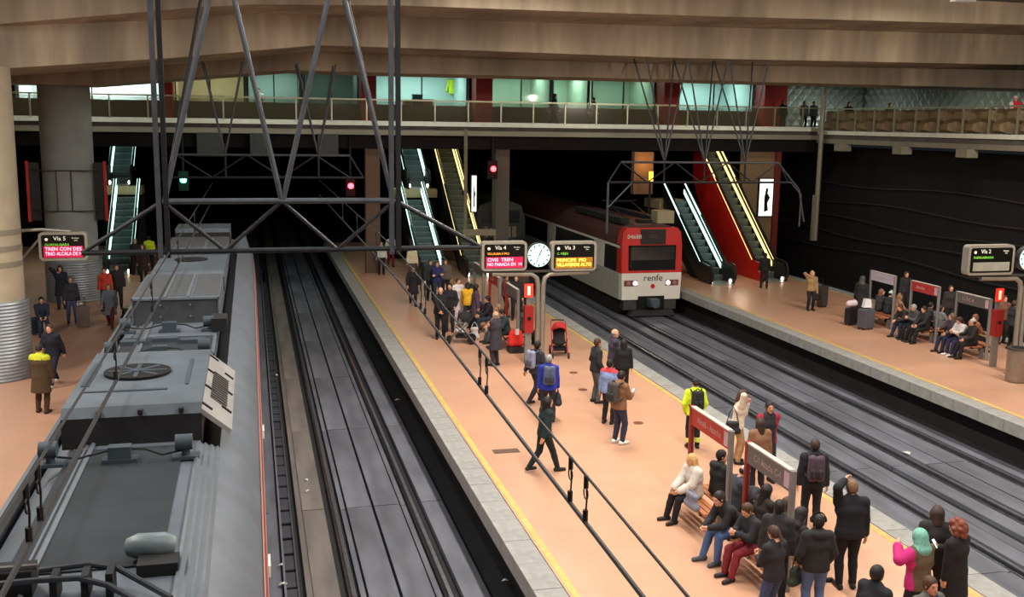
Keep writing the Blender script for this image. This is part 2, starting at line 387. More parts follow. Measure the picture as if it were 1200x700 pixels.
for k in range(19):
    y = 49.9 - 1.63 * k
    o = link('railing_post', pm2, rr); o.location.y = y
    g = link('glass_pane', gm2, rr); g.location.y = y
    g = link('relief_panel', bm_, rr); g.location.y = y
MB().bb(-.05, .05, 19, 50, 1.1, 1.17).build('handrail', m_steel, rr)
mast = MB(); mast.tube([(28.95, 49, 1.5), (28.95, 49, 9.6)], .13, 10); mast.bb(28.72, 28.84, 48.9, 49.1, 1.5, 3.9); mast.bb(28.9, 29.0, 49, 50.1, 7.22, 7.38); mast.bb(28.9, 29.0, 49, 50.1, 6.8, 6.95)
tag(mast.build('hanging_mast', M('mast', (140, 134, 118), .5, .3)), 'slim pale steel mast hanging down past the walkway corner', 'mast')

# shops behind the walkway
m_wallT = M('shop_wall_teal', (172, 204, 198), .7, 0, .08, 1)
m_wallG = M('shop_wall_green', (150, 178, 156), .7, 0, .1, 1)
m_wallD = M('shop_wall_dim', (84, 100, 92), .7, 0, .15, 1)
m_wallY = M('shop_wall_cream', (190, 178, 146), .7, 0, .1, 1)
m_wallW = M('shop_wall_white', (226, 236, 234), .7, 0, .05, 1)
m_mull = M('window_frame', (52, 54, 52), .5, .3)
Yw = 57.0
struct(MB().bb(-16.5, 31, Yw, Yw + .25, 7.25, 8.3).build('wall_parapet', m_gran), 'low granite wall under the shop windows', 'wall')
struct(MB().bb(-16.5, 38, 62, 62.3, 7.25, 11).build('wall_shops', m_wallD), 'back wall of the rooms behind the walkway', 'wall')
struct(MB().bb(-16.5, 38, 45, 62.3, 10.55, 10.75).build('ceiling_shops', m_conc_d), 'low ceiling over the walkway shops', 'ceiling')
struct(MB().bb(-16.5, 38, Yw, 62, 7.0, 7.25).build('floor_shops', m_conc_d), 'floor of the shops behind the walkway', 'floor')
def wx(px): return yp(px, 110, Yw).x
rooms = [(20, 192, m_wallW, 300, (.92, 1, 1)), (205, 287, m_wallY, 45, (1, .9, .6)), (290, 352, m_wallT, 40, (.85, 1, .95)), (356, 420, m_wallD, 32, (.8, 1, .9)),
         (440, 548, m_wallT, 130, (.84, 1, .97)), (576, 646, m_wallG, 85, (.86, 1, .9)), (648, 690, m_wallG, 80, (.86, 1, .9)), (694, 768, m_wallG, 55, (.86, 1, .88)),
         (790, 884, m_wallT, 140, (.84, 1, .97))]
nwin = 0
for i, (a, b_, mt, pw, lc) in enumerate(rooms):
    xa, xb = wx(a), wx(b_); nwin += 1
    wd = struct(empty('window_%d' % nwin, ((xa + xb) / 2, Yw, 8.3)), 'lit shop window behind the walkway railing', 'window')
    hw = (xb - xa) / 2
    MB().bb(-hw + .03, hw - .03, .1, .115, 0, 2.25).build('pane', m_wglass, wd)
    MB().bb(-hw, -hw + .06, .06, .16, 0, 2.25).build('window_frame', m_mull, wd)
    MB().bb(hw - .06, hw, .06, .16, 0, 2.25).build('window_frame', m_mull, wd)
    if b_ - a > 60: MB().bb(-.03, .03, .06, .16, 0, 2.25).build('mullion', m_mull, wd)
    rm = struct(MB().bb(xa - .1, xb + .1, 61.4, 61.6, 7.25, 10.55).build('wall_room', mt), 'inner wall of a lit room behind the walkway', 'wall')
    MB().bb(xa - .15, xa - .05, Yw + .3, 61.6, 7.25, 10.55).build('partition', mt, rm); MB().bb(xb + .05, xb + .15, Yw + .3, 61.6, 7.25, 10.55).build('partition', mt, rm)
    area_light('room_light', ((xa + xb) / 2, 59.3, 10.3), min(xb - xa, 4) * .8, 1.5, pw * 1.6, lc)
    MB().bb(xa + .4, xb - .4, 58.6, 60, 10.33, 10.4).build('ceiling_panel', M('room_panel%d' % i, (235, 255, 246), .5, emit=1.6), rm)
for px0, px1 in ((193, 204), (421, 437), (553, 572), (770, 788), (886, 912)):
    struct(MB().bb(wx(px0), wx(px1), 55.9, Yw + .05, 7.25, 10.55).build('column_red', m_red), 'red painted square column between shop windows', 'column')
# things seen inside the rooms
def shopbox(px, py, w_, h_, mat, label, y=58.2, cat='box', zb=8.26):
    p = yp(px, py, y); p.z = zb; b = MB(); b.bb(-w_ / 2, w_ / 2, -.2, .2, 0, h_); b.bb(-w_ / 2 - .02, w_ / 2 + .02, -.22, .22, h_ - .06, h_); o = b.build('storage_box', mat); o.location = p
    return tag(o, label, cat)
shopbox(489, 117, .55, .65, M('bx1', (60, 92, 96)), 'dark teal carton on the desk in the teal room', 58.2)
shopbox(501, 117, .55, .4, M('bx2', (150, 70, 60)), 'red carton on the desk in the teal room', 58.2)
shopbox(478, 121, .5, .3, M('bx3', (176, 120, 104)), 'pinkish carton on the desk in the teal room', 57.85, 'box', 8.26)
shopbox(703, 126, .5, 1.1, M('bx4', (66, 84, 74)), 'dark office chair back seen in the green room', 59, 'chair', 7.26)
for (a, z0, z1, tx) in ((350, 8.6, 9.6, 0),): pass
b = MB(); b.bb(wx(446), wx(545), 57.5, 58.6, 8.18, 8.25); b.bb(wx(446), wx(448), 57.7, 58.5, 7.25, 8.18); b.bb(wx(543), wx(545), 57.7, 58.5, 7.25, 8.18)
tag(b.build('desk', M('desk', (120, 140, 132))), 'long desk inside the teal lit room', 'desk')
# silver relief wall of the right hand lounge
m_silv = M('silver_relief', (168, 178, 170), .32, .6, .2, 2)
d = .34
tile = MB(); tile.add([(-d, 0, 0), (0, 0, -d * 1.1), (d, 0, 0), (0, 0, d * 1.1), (.08, -.2, .06)], [(0, 1, 4), (1, 2, 4), (2, 3, 4), (3, 0, 4)])
tm = tile.mesh('relief_tile', m_silv)
wl = struct(MB().bb(30.6, 38.4, 60, 60.2, 7.0, 10.6).build('wall_lounge', m_wallD), 'lounge wall of silver diamond relief tiles', 'wall')
for r_ in range(9):
    for c_ in range(12):
        o = link('relief_tile', tm, wl); o.location = (30.9 + c_ * .68 + (r_ % 2) * .34, 59.99, 7.5 + r_ * .375)
wl2 = struct(MB().bb(38.2, 38.4, 36, 60, 7.0, 10.6).build('wall_lounge', m_wallD), 'dim lounge side wall of greenish relief tiles', 'wall')
for r_ in range(9):
    for c_ in range(30):
        o = link('relief_tile', tm, wl2); o.location = (38.19, 37 + c_ * .76 + (r_ % 2) * .38, 7.5 + r_ * .375); o.rotation_euler.z = -math.pi / 2; o.scale.x = 1.1
struct(MB().bb(29.5, 38.4, 45.4, 61, 10.4, 10.54).build('ceiling_lounge', m_conc_d), 'dark ceiling over the side walkway', 'ceiling')
MB().bb(29.6, 29.75, 45.4, 50, 10.3, 10.4).build('trim_4', m_fascia)['kind'] = 'structure'
area_light('lounge_light', (34, 56, 10.2), 3, 3, 220, (.95, 1, .95)); area_light('lounge_light', (35, 46, 10.2), 2, 8, 200, (1, 1, .86))
wp = wx(912)
struct(MB().bb(wp, 31.0, Yw + .9, Yw + 1, 7.25, 10.5).build('window_10', m_wglass), 'dark glass front of the lounge beside the red column', 'window')
# light under the walkway at the escalator landings
for x, y, z, pw, c in ((7.5, 55, 6.0, 55, (.85, 1, .9)), (-9, 55, 6.0, 90, (.8, 1, .93))):
    area_light('landing_light', (x, y, z), 2.4, .3, pw, c)
    t = empty('landing_lamp', (x, y, z + .06)); tag(t, 'fluorescent lamp under the walkway above an escalator landing', 'lamp', 'landing lamps'); MB().bb(-1.25, 1.25, -.18, .18, 0, .1).build('housing', m_lampw, t); MB().bb(-1.2, 1.2, -.12, .12, -.02, 0).build('tube', m_tube, t)

for x in (-8, 0, 8, 16, 24):
    area_light('walkway_light', (x, 47.6, 10.45), 4.5, .3, 95, (.95, 1, .9))
    t = empty('walkway_lamp', (x, 47.6, 10.545)); tag(t, 'long fluorescent lamp over the cross walkway edge', 'lamp', 'walkway lamps'); MB().bb(-2.3, 2.3, -.2, .2, -.06, 0).build('housing', m_lampw, t); MB().bb(-2.2, 2.2, -.14, .14, -.08, -.06).build('tube', m_tube, t)
# ------------------------------------------------------------------ parked train seen from above
m_roof = M('train_roof_grey', (98, 105, 114), .5, 0, .12, 3, .05, var2=.2, scale2=1.2)
m_roofd = M('train_roof_mat', (38, 44, 50), .8, 0, .25, 2, .15, var2=.35, scale2=.7)
m_corrp = M('train_corrugated', (108, 115, 122), .45, .2, .08, 5)
m_box = M('train_box', (92, 100, 108), .55, 0, .15, 3, .05, var2=.25, scale2=1)
m_boxd = M('train_box_front', (28, 28, 30), .8, 0, .3, 3)
m_ins = M('train_insulator', (66, 76, 84), .5, 0, .15, 6)
m_side = M('train_side_white', (206, 170, 158), .4)
m_sider = M('train_side_red', (176, 44, 38), .4)
m_sided = M('train_side_dark', (28, 30, 34), .3)
tn = empty('commuter_train', (-1.38, 0, 0)); tag(tn, 'grey roofed commuter train parked beside the column platform, seen from above', 'train')
prof = [(.64, 3.3), (.9, 3.22), (1.06, 3.12), (1.22, 2.98), (1.34, 2.82), (1.39, 2.66)]
Y0, Y1 = -6, 37
for s in (-1, 1):
    b = MB(); pts = [(s * u, z) for u, z in prof] + [(s * .64, 3.0), (s * 1.3, 2.5)]
    poly = [(s * u, z) for u, z in prof[1:]] + [(s * 1.3, 2.5), (s * .9, 2.9)]
    b.prism(poly, Y0, Y1)
    n = 6; rg = []
    b.build('roof_shoulder', m_roof, tn, True)
    b = MB(); poly = []
    for k in range(9):
        u = .62 + .29 * k / 8; poly.append((s * u, 3.315 - .1 * k / 8 + (.032 if k % 2 else 0)))
    poly += [(s * .91, 2.95), (s * .62, 2.95)]
    b.prism(poly, Y0, 13.3 if s == 1 else Y1); b.build('corrugated_panel', m_corrp, tn)
    for (u0, z0, u1, z1, mt, nm) in ((1.39, 2.66, 1.402, 2.6, m_sided, 'gutter'), (1.402, 2.6, 1.42, 2.4, m_side, 'side_stripe'), (1.42, 2.4, 1.445, 2.1, m_sider, 'red_stripe'), (1.445, 2.1, 1.46, 1.75, m_side, 'side_stripe'), (1.46, 1.75, 1.461, .95, m_sided, 'window_band'), (1.461, .95, 1.475, -.65, m_side, 'side_wall')):
        b = MB(); b.prism([(s * u0, z0), (s * u1, z1), (s * (u1 - .2), z1), (s * (u0 - .2), z0)], Y0, Y1); b.build(nm, mt, tn)
MB().bb(-.66, .66, Y0, Y1 - .4, 3.0, 3.28).build('roof_deck', m_roof, tn)
MB().bb(-.88, .46, 9.6, 13.3, 3.2, 3.3).build('roof_mat', m_roofd, tn)
MB().bb(-1.05, 1.05, Y0, Y1 - .1, -.6, 2.85).build('body_core', m_sided, tn)
b = MB(); b.prism([(-1.49, -.65), (1.49, -.65), (1.46, 1.8), (1.39, 2.66), (1.22, 2.98), (.9, 3.22), (-.9, 3.22), (-1.22, 2.98), (-1.39, 2.66), (-1.46, 1.8)], Y1, Y1 + .5); b.build('car_end', m_roof, tn)
b = MB(); b.bb(-1.1, 1.1, Y0, Y1, -1.0, -.62); b.build('undercarriage', m_black, tn)
MB().bb(-1.42, -1.3, Y0, Y1, 2.72, 3.0).build('edge_rail', m_boxd, tn); MB().bb(-1.47, -1.42, Y0, Y1, 2.9, 3.0).build('edge_strip', m_corrp, tn)
# equipment boxes
def ebox(y0, y1, h, name='equipment_box', front=m_boxd, bev=.12):
    b = MB(); b.prism([(y0, 3.25), (y0 + .02, 3.3 + h - bev), (y0 + bev, 3.3 + h), (y1 - .05, 3.3 + h), (y1, 3.3 + h - .1), (y1, 3.25)], -1.02, .68, 'x')
    b.mi = [0] * len(b.f)
    o = b.build(name, [m_box, front], tn)
    for p in o.data.polygons:
        if p.normal.y < -.8: p.material_index = 1
    return o
e1 = ebox(13.5, 16.9, .46)
MB().cyl((-.28, 15.4, 3.775), .46, .05, 28).build('fan_opening', m_black, e1, True)
b = MB(); b.cyl((-.28, 15.4, 3.8), .1, .03, 12)
for k in range(4): b.box((-.28, 15.4, 3.8), (.8, .06, .012), k * math.pi / 4)
b.build('fan_blades', m_ins, e1)
for a in ((-.95, -.85, 14.7, 16.1), (.42, .46, 14.6, 16.2), (-.9, .2, 14.35, 14.42)): MB().bb(a[0], a[1], a[2], a[3], 3.755, 3.775).build('box_seam', m_ins, e1)
for k in range(3): MB().bb(-.6 + .5 * k, -.54 + .5 * k, 13.5, 13.62, 3.66, 3.72).build('lifting_eye', m_boxd, e1)
# louvred panel on the right shoulder
gm4 = Matrix.Translation((.84, 15.2, 3.52)) @ Matrix.Rotation(R(40), 4, 'Y')
b = MB(); b.box(None, (.5, 3.3, .06), M4=gm4); lp = b.build('side_panel', M('side_panel', (150, 146, 142), .6, 0, .1, 4), tn)
b = MB(); b.box(None, (.26, 1.5, .02), M4=gm4 @ Matrix.Translation((0, -.1, .035))); lg = b.build('louvre_grille', M('grille', (96, 92, 88), .6), lp)
for k in range(12):
    b = MB(); b.box(None, (.26, .03, .03), M4=gm4 @ Matrix.Translation((0, -.8 + .125 * k, .045))); b.build('louvre', M('grille2', (64, 62, 60), .6), lp)
for k in range(7):
    b = MB(); b.box(None, (.16, .05, .02), M4=gm4 @ Matrix.Translation((.14 if k % 2 else -.16, -1.4 + .48 * k, .04))); b.build('panel_slot', m_boxd, lp)
# rear boxes
for (y0, y1) in ((21.7, 25.2), (30.2, 33.2)):
    e = ebox(y0, y1, .5, bev=.03, front=M('box_front_grey', (62, 64, 68), .7))
    for k in range(2):
        MB().bb(-.42 + .45 * k, -.36 + .45 * k, y0 + .1, y1 - .1, 3.8, 3.815).build('seam_strip', m_corrp, e)
    for k in range(3): MB().bb(-.98 + .56 * k, -.46 + .56 * k, y0 + .25, y1 - .2, 3.795, 3.805).build('roof_panel', M('roof_panel', (78, 80, 82), .6, 0, .2, 8), e)
    b = MB(); [b.bb(x, x + .025, y0 - .02, y0 + .01, 3.3, 3.8) for x in (-1.02, .655)]; b.bb(-1.02, .68, y0 - .02, y0 + .01, 3.765, 3.8); b.build('box_frame', m_corrp, e)
    for k in range(2):
        for z in (3.42, 3.66): MB().cyl((-.47 + .58 * k, y0 - .01, z), .025, .03, 8, 'y').build('bolt', m_corrp, e)
e3 = ebox(25.9, 29.4, .42)
MB().bb(-1.0, .66, 25.88, 26.0, 3.3, 3.62).build('box_grille', m_boxd, e3)
MB().cyl((-.2, 28.3, 3.73), .42, .03, 24).build('fan_opening', m_black, e3, True)
e4 = ebox(34.6, 36.4, .6)
MB().bb(-.4, .2, 34.55, 34.7, 3.5, 3.7).build('box_window', m_boxd, e4)
b = MB(); b.prism([(.75, 3.2), (1.3, 2.9), (1.12, 3.62)], 35.2, 36.6); b.build('roof_fin', m_roof, tn)
# small roof fittings: insulators, junction boxes, cables
def insul(x, y, z, s=1):
    b = MB(); b.bb(x - .16 * s, x + .16 * s, y - .1, y + .1, z, z + .04); b.cyl((x, y, z + .1 * s), .05 * s, .2 * s, 10); b.cyl((x - .02, y, z + .2 * s), .1 * s, .2 * s, 12, 'x'); b.build('roof_insulator', m_ins, tn, True)
def jbox(x, y, z):
    b = MB(); b.bb(x - .2, x + .2, y - .09, y + .09, z, z + .05); b.bb(x - .13, x + .13, y - .08, y + .08, z + .05, z + .2); b.build('junction_box', m_ins, tn)
for y, z in ((12.75, 3.3), (18.6, 3.28), (20.8, 3.28)):
    insul(-1.02, y, z); insul(.52, y, z); jbox(-.24, y, z)
    MB().tube([(-.95, y, z + .1), (-.7, y - .03, z + .08), (-.4, y, z + .14), (-.2, y, z + .16), (.05, y, z + .14), (.25, y - .05, z + .07), (.48, y, z + .1)], .014, 6).build('roof_cable', m_cable, tn)
for x, y in ((-.8, 19.7), (-.24, 19.9), (.25, 19.7)): MB().bb(x - .22, x + .22, y - .1, y + .12, 3.28, 3.36).build('roof_hatch', m_ins, tn)
MB().bb(-1.0, .6, 18.0, 20.3, 3.275, 3.29).build('roof_mat', m_roofd, tn)
MB().bb(.55, .85, 20.6, 21.2, 3.3, 3.55).build('roof_bracket', m_boxd, tn)
b = MB(); b.tube([(.18, 9.75, 3.42), (.26, 9.72, 3.44), (.5, 9.7, 3.44), (.58, 9.72, 3.42)], [.09, .12, .12, .09], 12); b.build('air_tank', M('air_tank', (110, 122, 124), .4), tn, True)
MB().bb(.28, .64, 9.35, 9.6, 3.25, 3.4).build('tank_base', m_boxd, tn)
# pantograph at the near edge
pg = MB().bb(-1.02, -.55, 9.12, 9.4, 3.3, 3.52).build('pantograph_base', m_boxd, tn)
m_pt = M('pantograph_steel', (120, 116, 112), .35, .7, .2, 8)
MB().tube([(-1.1, 9.15, 3.56), (-.5, 9.15, 3.56)], .03, 8).build('pantograph_tube', m_pt, tn, True)
MB().tube([(-1.25, 8.95, 3.5), (-.55, 8.95, 3.52), (-.15, 8.97, 3.5), (.1, 8.9, 3.44), (.45, 8.6, 3.34)], .028, 8).build('pantograph_tube', M('pt2', (80, 82, 86), .4, .6), tn, True)
MB().tube([(-.5, 9.2, 3.5), (-.1, 9.2, 3.52), (.15, 9.15, 3.48), (.62, 8.75, 3.34)], .028, 8).build('pantograph_tube', M('pt2'), tn, True)
for x in (-.35, -.1, .1): MB().bb(x - .03, x + .03, 8.95, 9.2, 3.3, 3.52).build('pantograph_bracket', m_boxd, tn)
for k in range(12): # small lit lamps at the door sills
    if k in (2, 5, 8): MB().bb(1.49, 1.53, 12.6 + 2.6 * k - 9, 13.1 + 2.6 * k - 9, -.1, .1).build('sill_lamp', M('sill', (226, 232, 220), .5), tn)

# ------------------------------------------------------------------ red and white train at the right tracks
m_tw = M('front_white', (214, 210, 200), .4, 0, .04, 3)
m_tr = M('front_red', (186, 36, 30), .4, 0, .06, 3)
m_tg = M('windscreen', (44, 46, 46), .12, 0, .2, 2, spec=.7)
rt = empty('commuter_train', (17.2, 42.6, 0)); tag(rt, 'red and white commuter train standing with lit headlamps under the walkway', 'train')
def half(pts): return pts + [(-x, z) for x, z in pts[::-1]]
lower = half([(1.44, -.28), (1.45, .9)]); upper = half([(1.45, .9), (1.44, 2.1), (1.3, 2.75), (1.05, 3.02), (.6, 3.12)])
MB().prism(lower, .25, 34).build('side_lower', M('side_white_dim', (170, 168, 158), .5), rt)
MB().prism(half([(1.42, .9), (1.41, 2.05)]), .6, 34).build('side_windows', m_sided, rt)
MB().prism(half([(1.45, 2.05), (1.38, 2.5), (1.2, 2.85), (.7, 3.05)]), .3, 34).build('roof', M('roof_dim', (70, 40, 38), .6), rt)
MB().prism(half([(1.46, 2.02), (1.46, 2.12)]), .3, 34).build('roof_line', m_tw, rt)
for k in range(3): MB().bb(-1.43, -1.40, 2.4 + 8 * k, 3.9 + 8 * k, -.2, 2.0).build('door', m_tw, rt)
b = MB(); b.prism(half([(1.38, -.28), (1.42, .92)]), 0, .3); b.build('front_lower', m_tw, rt)
b = MB()
fr = half([(1.42, .9), (1.42, 2.2), (1.36, 2.72), (1.2, 2.92)])
n = len(fr); vs = [(x, 0 + (z - .9) * .06, z) for x, z in fr] + [(x * 1.01, .65, z) for x, z in fr]
b.add(vs, [tuple(range(n)), tuple(range(n, 2 * n))] + [(i, (i + 1) % n, (i + 1) % n + n, i + n) for i in range(n)]); b.build('front_upper', m_tr, rt)
ws = MB(); ws.bb(-1.02, 1.02, -.02, .12, 1.12, 2.08); wso = ws.build('windscreen', m_tg, rt)
b = MB(); 
for a in ((-1.1, -1.02, 1.06, 2.14), (1.02, 1.1, 1.06, 2.14), (-1.1, 1.1, 2.08, 2.15), (-1.1, 1.1, 1.05, 1.12)): b.bb(a[0], a[1], -.03, .1, a[2], a[3])
b.build('windscreen_frame', m_black, rt)
MB().bb(-1.0, 1.0, -.03, -.018, 1.12, 1.5).build('dashboard_shade', m_black, wso)
dp = MB().bb(-.55, .62, .03, .16, 2.2, 2.86).build('destination_panel', M('destpanel', (40, 34, 34), .4), rt)
text('lettering', 'C-2', .2, M('dim_led', (120, 60, 40), .5), at_front(-.12, .02, 2.45), dp)
text('lettering', '04688', .27, m_tw, at_front(-1.2, .02, 2.4), rt)
text('lettering', 'renfe', .42, M('dark_print', (46, 42, 52), .5), at_front(-.4, -.01, .48), rt, sx=1.05)
MB().cyl((.06, -.01, .32), .1, .03, 14, 'y').build('emblem', m_tr, rt)
m_head = M('headlamp', (255, 226, 222), .4, emit=4)
for s in (-1, 1):
    MB().bb(s * .98 - .32, s * .98 + .3, -.02, .05, .34, .6).build('lamp_housing', M('lamp_house', (120, 60, 60), .4), rt)
    MB().cyl((s * .78, -.03, .47), .1, .03, 14, 'y').build('headlamp', m_head, rt)
    MB().cyl((s * 1.1, -.03, .47), .09, .03, 14, 'y').build('tail_lamp', M('tail_lamp', (150, 120, 110), .3), rt)
MB().bb(-.62, .62, -.04, .4, -.75, -.12).build('coupler_recess', m_black, rt)
b = MB(); b.bb(-.22, .22, -.5, .1, -.55, -.2); b.cyl((0, -.55, -.38), .2, .1, 14, 'y'); b.build('coupler', m_ins, rt)
MB().bb(-1.25, 1.25, .1, .6, -.75, -.28).build('skirt', M('skirt', (54, 52, 52), .6), rt)
b = MB(); b.prism([(-1.1, -.98), (1.1, -.98), (.95, -.72), (-.95, -.72)], -.25, .1); b.build('rail_guard', M('guard', (40, 40, 42), .6), rt)
MB().bb(-1.3, 1.3, .6, 34, -.95, -.28).build('undercarriage', m_black, rt)
b = MB(); 
for x in (-.9, .9): b.bb(x - .2, x + .2, 1.2, 8, 3.0, 3.25)
b.bb(-.3, .3, .9, 1.5, 3.0, 3.2); b.build('roof_equipment', m_boxd, rt)
b = MB(); b.tube([(-.6, 2, 3.2), (-.6, 4.5, 3.75), (.6, 4.5, 3.75), (.6, 2, 3.2)], .03, 6); b.tube([(-.9, 4.5, 3.8), (.9, 4.5, 3.8)], .03, 6); b.build('pantograph', m_truss_d, rt)
b = MB(); b.bb(.5, 1.3, .8, 1.6, 3.05, 3.6); b.build('air_unit', M('airunit', (150, 144, 112), .6), rt)
hl = bpy.data.lights.new('headlamp_light', 'SPOT'); hl.energy = 60; hl.spot_size = R(70); hl.color = (1, .9, .85); ho = bpy.data.objects.new('headlamp_light', hl); COL.objects.link(ho); ho.location = (17.2, 42.4, .45); ho.rotation_euler = (R(80), 0, R(180))
# dim train standing deeper in the hall
ft = empty('commuter_train', (13.45, 56, 0)); tag(ft, 'dim unlit train with pale windows standing deep under the walkway', 'train')
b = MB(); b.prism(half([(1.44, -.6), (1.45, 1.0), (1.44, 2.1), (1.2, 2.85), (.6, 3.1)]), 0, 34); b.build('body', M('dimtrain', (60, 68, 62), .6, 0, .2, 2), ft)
for k in range(6): MB().bb(-.9 + .32 * k, -.68 + .32 * k, -.03, 0, 1.1, 1.7).build('window', M('dimwin', (150, 140, 110), .4), ft)
MB().bb(-1.1, 1.1, -.03, -.01, 1.9, 2.6).build('windscreen', m_tg, ft)
for k in range(6): MB().bb(-1.47, -1.44, 1 + 1.7 * k, 1.9 + 1.7 * k, .9, 1.8).build('window', M('dimwin'), ft)

# ------------------------------------------------------------------ catenary gantries and wires
g1 = empty('catenary_gantry', (0, 18, 0)); tag(g1, 'large steel catenary truss hanging over the parked train', 'gantry')
def gt(g, a, b_, r, mt, nm='strut', y=(0, 0)): MB().tube([(a[0], y[0], a[1]), (b_[0], y[1], b_[1])], r, 8).build(nm, mt, g, True)
zt, zb = 6.04, 5.2
gt(g1, (-1.43, zt), (2.43, zt), .05, m_truss, 'top_chord'); gt(g1, (-2.72, zb), (3.98, zb), .045, m_truss_d, 'bottom_chord')
for x in (-1.43, 2.43):
    MB().bb(x - .1, x - .02, -.05, .05, 5.1, 12.1).build('post', m_truss, g1); MB().bb(x + .02, x + .1, -.05, .05, 5.1, 12.1).build('post', m_truss_d, g1)
nod = [(-1.43, zt), (-.45, zb), (.5, zt), (1.42, zb), (2.43, zt)]
for a, b_ in zip(nod[:-1], nod[1:]): gt(g1, a, b_, .032, m_truss_d, 'diagonal')
gt(g1, (-2.72, zb), (-1.43, zt), .035, m_truss_d, 'diagonal'); gt(g1, (2.43, zt), (3.98, zb), .04, m_truss_d, 'diagonal')
def ext(x0, z0, x1, z1, zt_=12.1): return (x0 + (x1 - x0) * (zt_ - z0) / (z1 - z0), zt_)
for (x0, x1) in ((-1.4, -.58), (.5, -.18), (.52, 1.31), (2.4, 1.62)): gt(g1, (x0, zt), ext(x0, zt, x1, 9.32), .045, m_truss, 'hanger')
gt(g1, (-1.4, zt), ext(-1.4, zt, -.75, 9.3), .03, m_truss_d, 'hanger', (0, 1.2)); gt(g1, (2.4, zt), ext(2.4, zt, 1.75, 9.3), .03, m_truss_d, 'hanger', (0, 1.2))
def farg(loc, x0, x1, zt, zb, apex, label, step=2.2, top=9.7, half_=.85):
    g = empty('catenary_gantry', loc); tag(g, label, 'gantry')
    gt(g, (x0, zt), (x1, zt), .045, m_truss, 'top_chord'); gt(g, (x0 - .5, zb), (x1 + .5, zb), .045, m_truss_d, 'bottom_chord')
    gt(g, (x0 - .5, zb), (x0, zt), .035, m_truss_d, 'diagonal'); gt(g, (x1 + .5, zb), (x1, zt), .035, m_truss_d, 'diagonal')
    n = int((x1 - x0) / (step / 2)); pts = [(x0 + (x1 - x0) * k / n, zt if k % 2 == 0 else zb) for k in range(n + 1)]
    for a, b_ in zip(pts[:-1], pts[1:]): gt(g, a, b_, .03, m_truss_d, 'diagonal')
    for x in apex:
        gt(g, (x, zb), (x, zt + .4), .04, m_truss_d, 'post')
        for sx in (-1, 1):
            for sy in (-1, 1):
                gt(g, (x, zt), (x + sx * half_, top), .035, m_truss, 'hanger', (0, .8 + sy * .7))
    return g
farg((0, 39.2, 0), -2.6, 3.6, 6.12, 5.3, (-.88, 2.45), 'dark steel catenary truss behind the large one, in front of the cross walkway', top=9.45, half_=.7)
g3 = farg((0, 38, 0), 13.9, 20.6, 5.98, 5.2, (15.7, 17.4, 19.15), 'slim catenary truss hung on crossed struts above the red train', top=10.0, half_=.85)
MB().tube([(13.4, 0, 5.2), (13.4, 0, 3.2)], .05, 8).build('end_leg', m_truss, g3, True); MB().tube([(13.4, 0, 4.2), (14.4, 0, 5.2)], .035, 8).build('brace', m_truss, g3, True)
MB().tube([(20.6, 0, 5.98), (21.6, 0, 4.9), (21.9, 0, 3.6)], .04, 8).build('end_arm', m_truss, g3, True); MB().tube([(18.8, 0, 5.2), (21.2, 0, 5.2), (21.7, 0, 4.7), (21.7, 0, 3.4)], .035, 8).build('end_arm', m_truss, g3, True)
def wires(x, label, y0, y1, cz, mz, drops, rc=.02, rm=.012):
    wv = empty('overhead_wire', (x, 0, 0)); tag(wv, label, 'wire')
    n = 24; Y = [y0 + (y1 - y0) * k / n for k in range(n + 1)]
    MB().tube([(0, y, cz(y)) for y in Y], rc, 6).build('contact_wire', m_cable, wv); MB().tube([(0, y, mz(y)) for y in Y], rm, 6).build('messenger_wire', m_cable, wv)
    for y in drops:
        b = MB(); za, zb_ = cz(y), mz(y); b.tube([(0, y, za), (.01, y, (za + zb_) / 2), (0, y, zb_)], .008, 5); b.tube([(0, y, za), (0, y, za + .1)], .022, 6); b.tube([(0, y, zb_ - .1), (0, y, zb_)], .02, 6)
        b.tube(arc((0, y, zb_ - .14), .05, 0, 360, 10, 'yz'), .006, 5); b.build('dropper', m_cable, wv)
wires(2.45, 'overhead wire pair with droppers crossing above the island platform view', 1, 39, lambda y: 4.13 + .03 * y if y < 18 else 4.67, lambda y: 4.42 + .042 * y if y < 18 else 5.18 + .002 * (y - 18), [7.25, 7.65, 10.75, 11.1, 14.9, 15.3, 21, 25, 29])
wires(-1.35, 'overhead wire pair with droppers above the parked train roof', 1, 39, lambda y: 4.93 - .01 * y, lambda y: 5.27 - .004 * y, [6.4, 6.75, 10.6, 14.6, 20, 26])
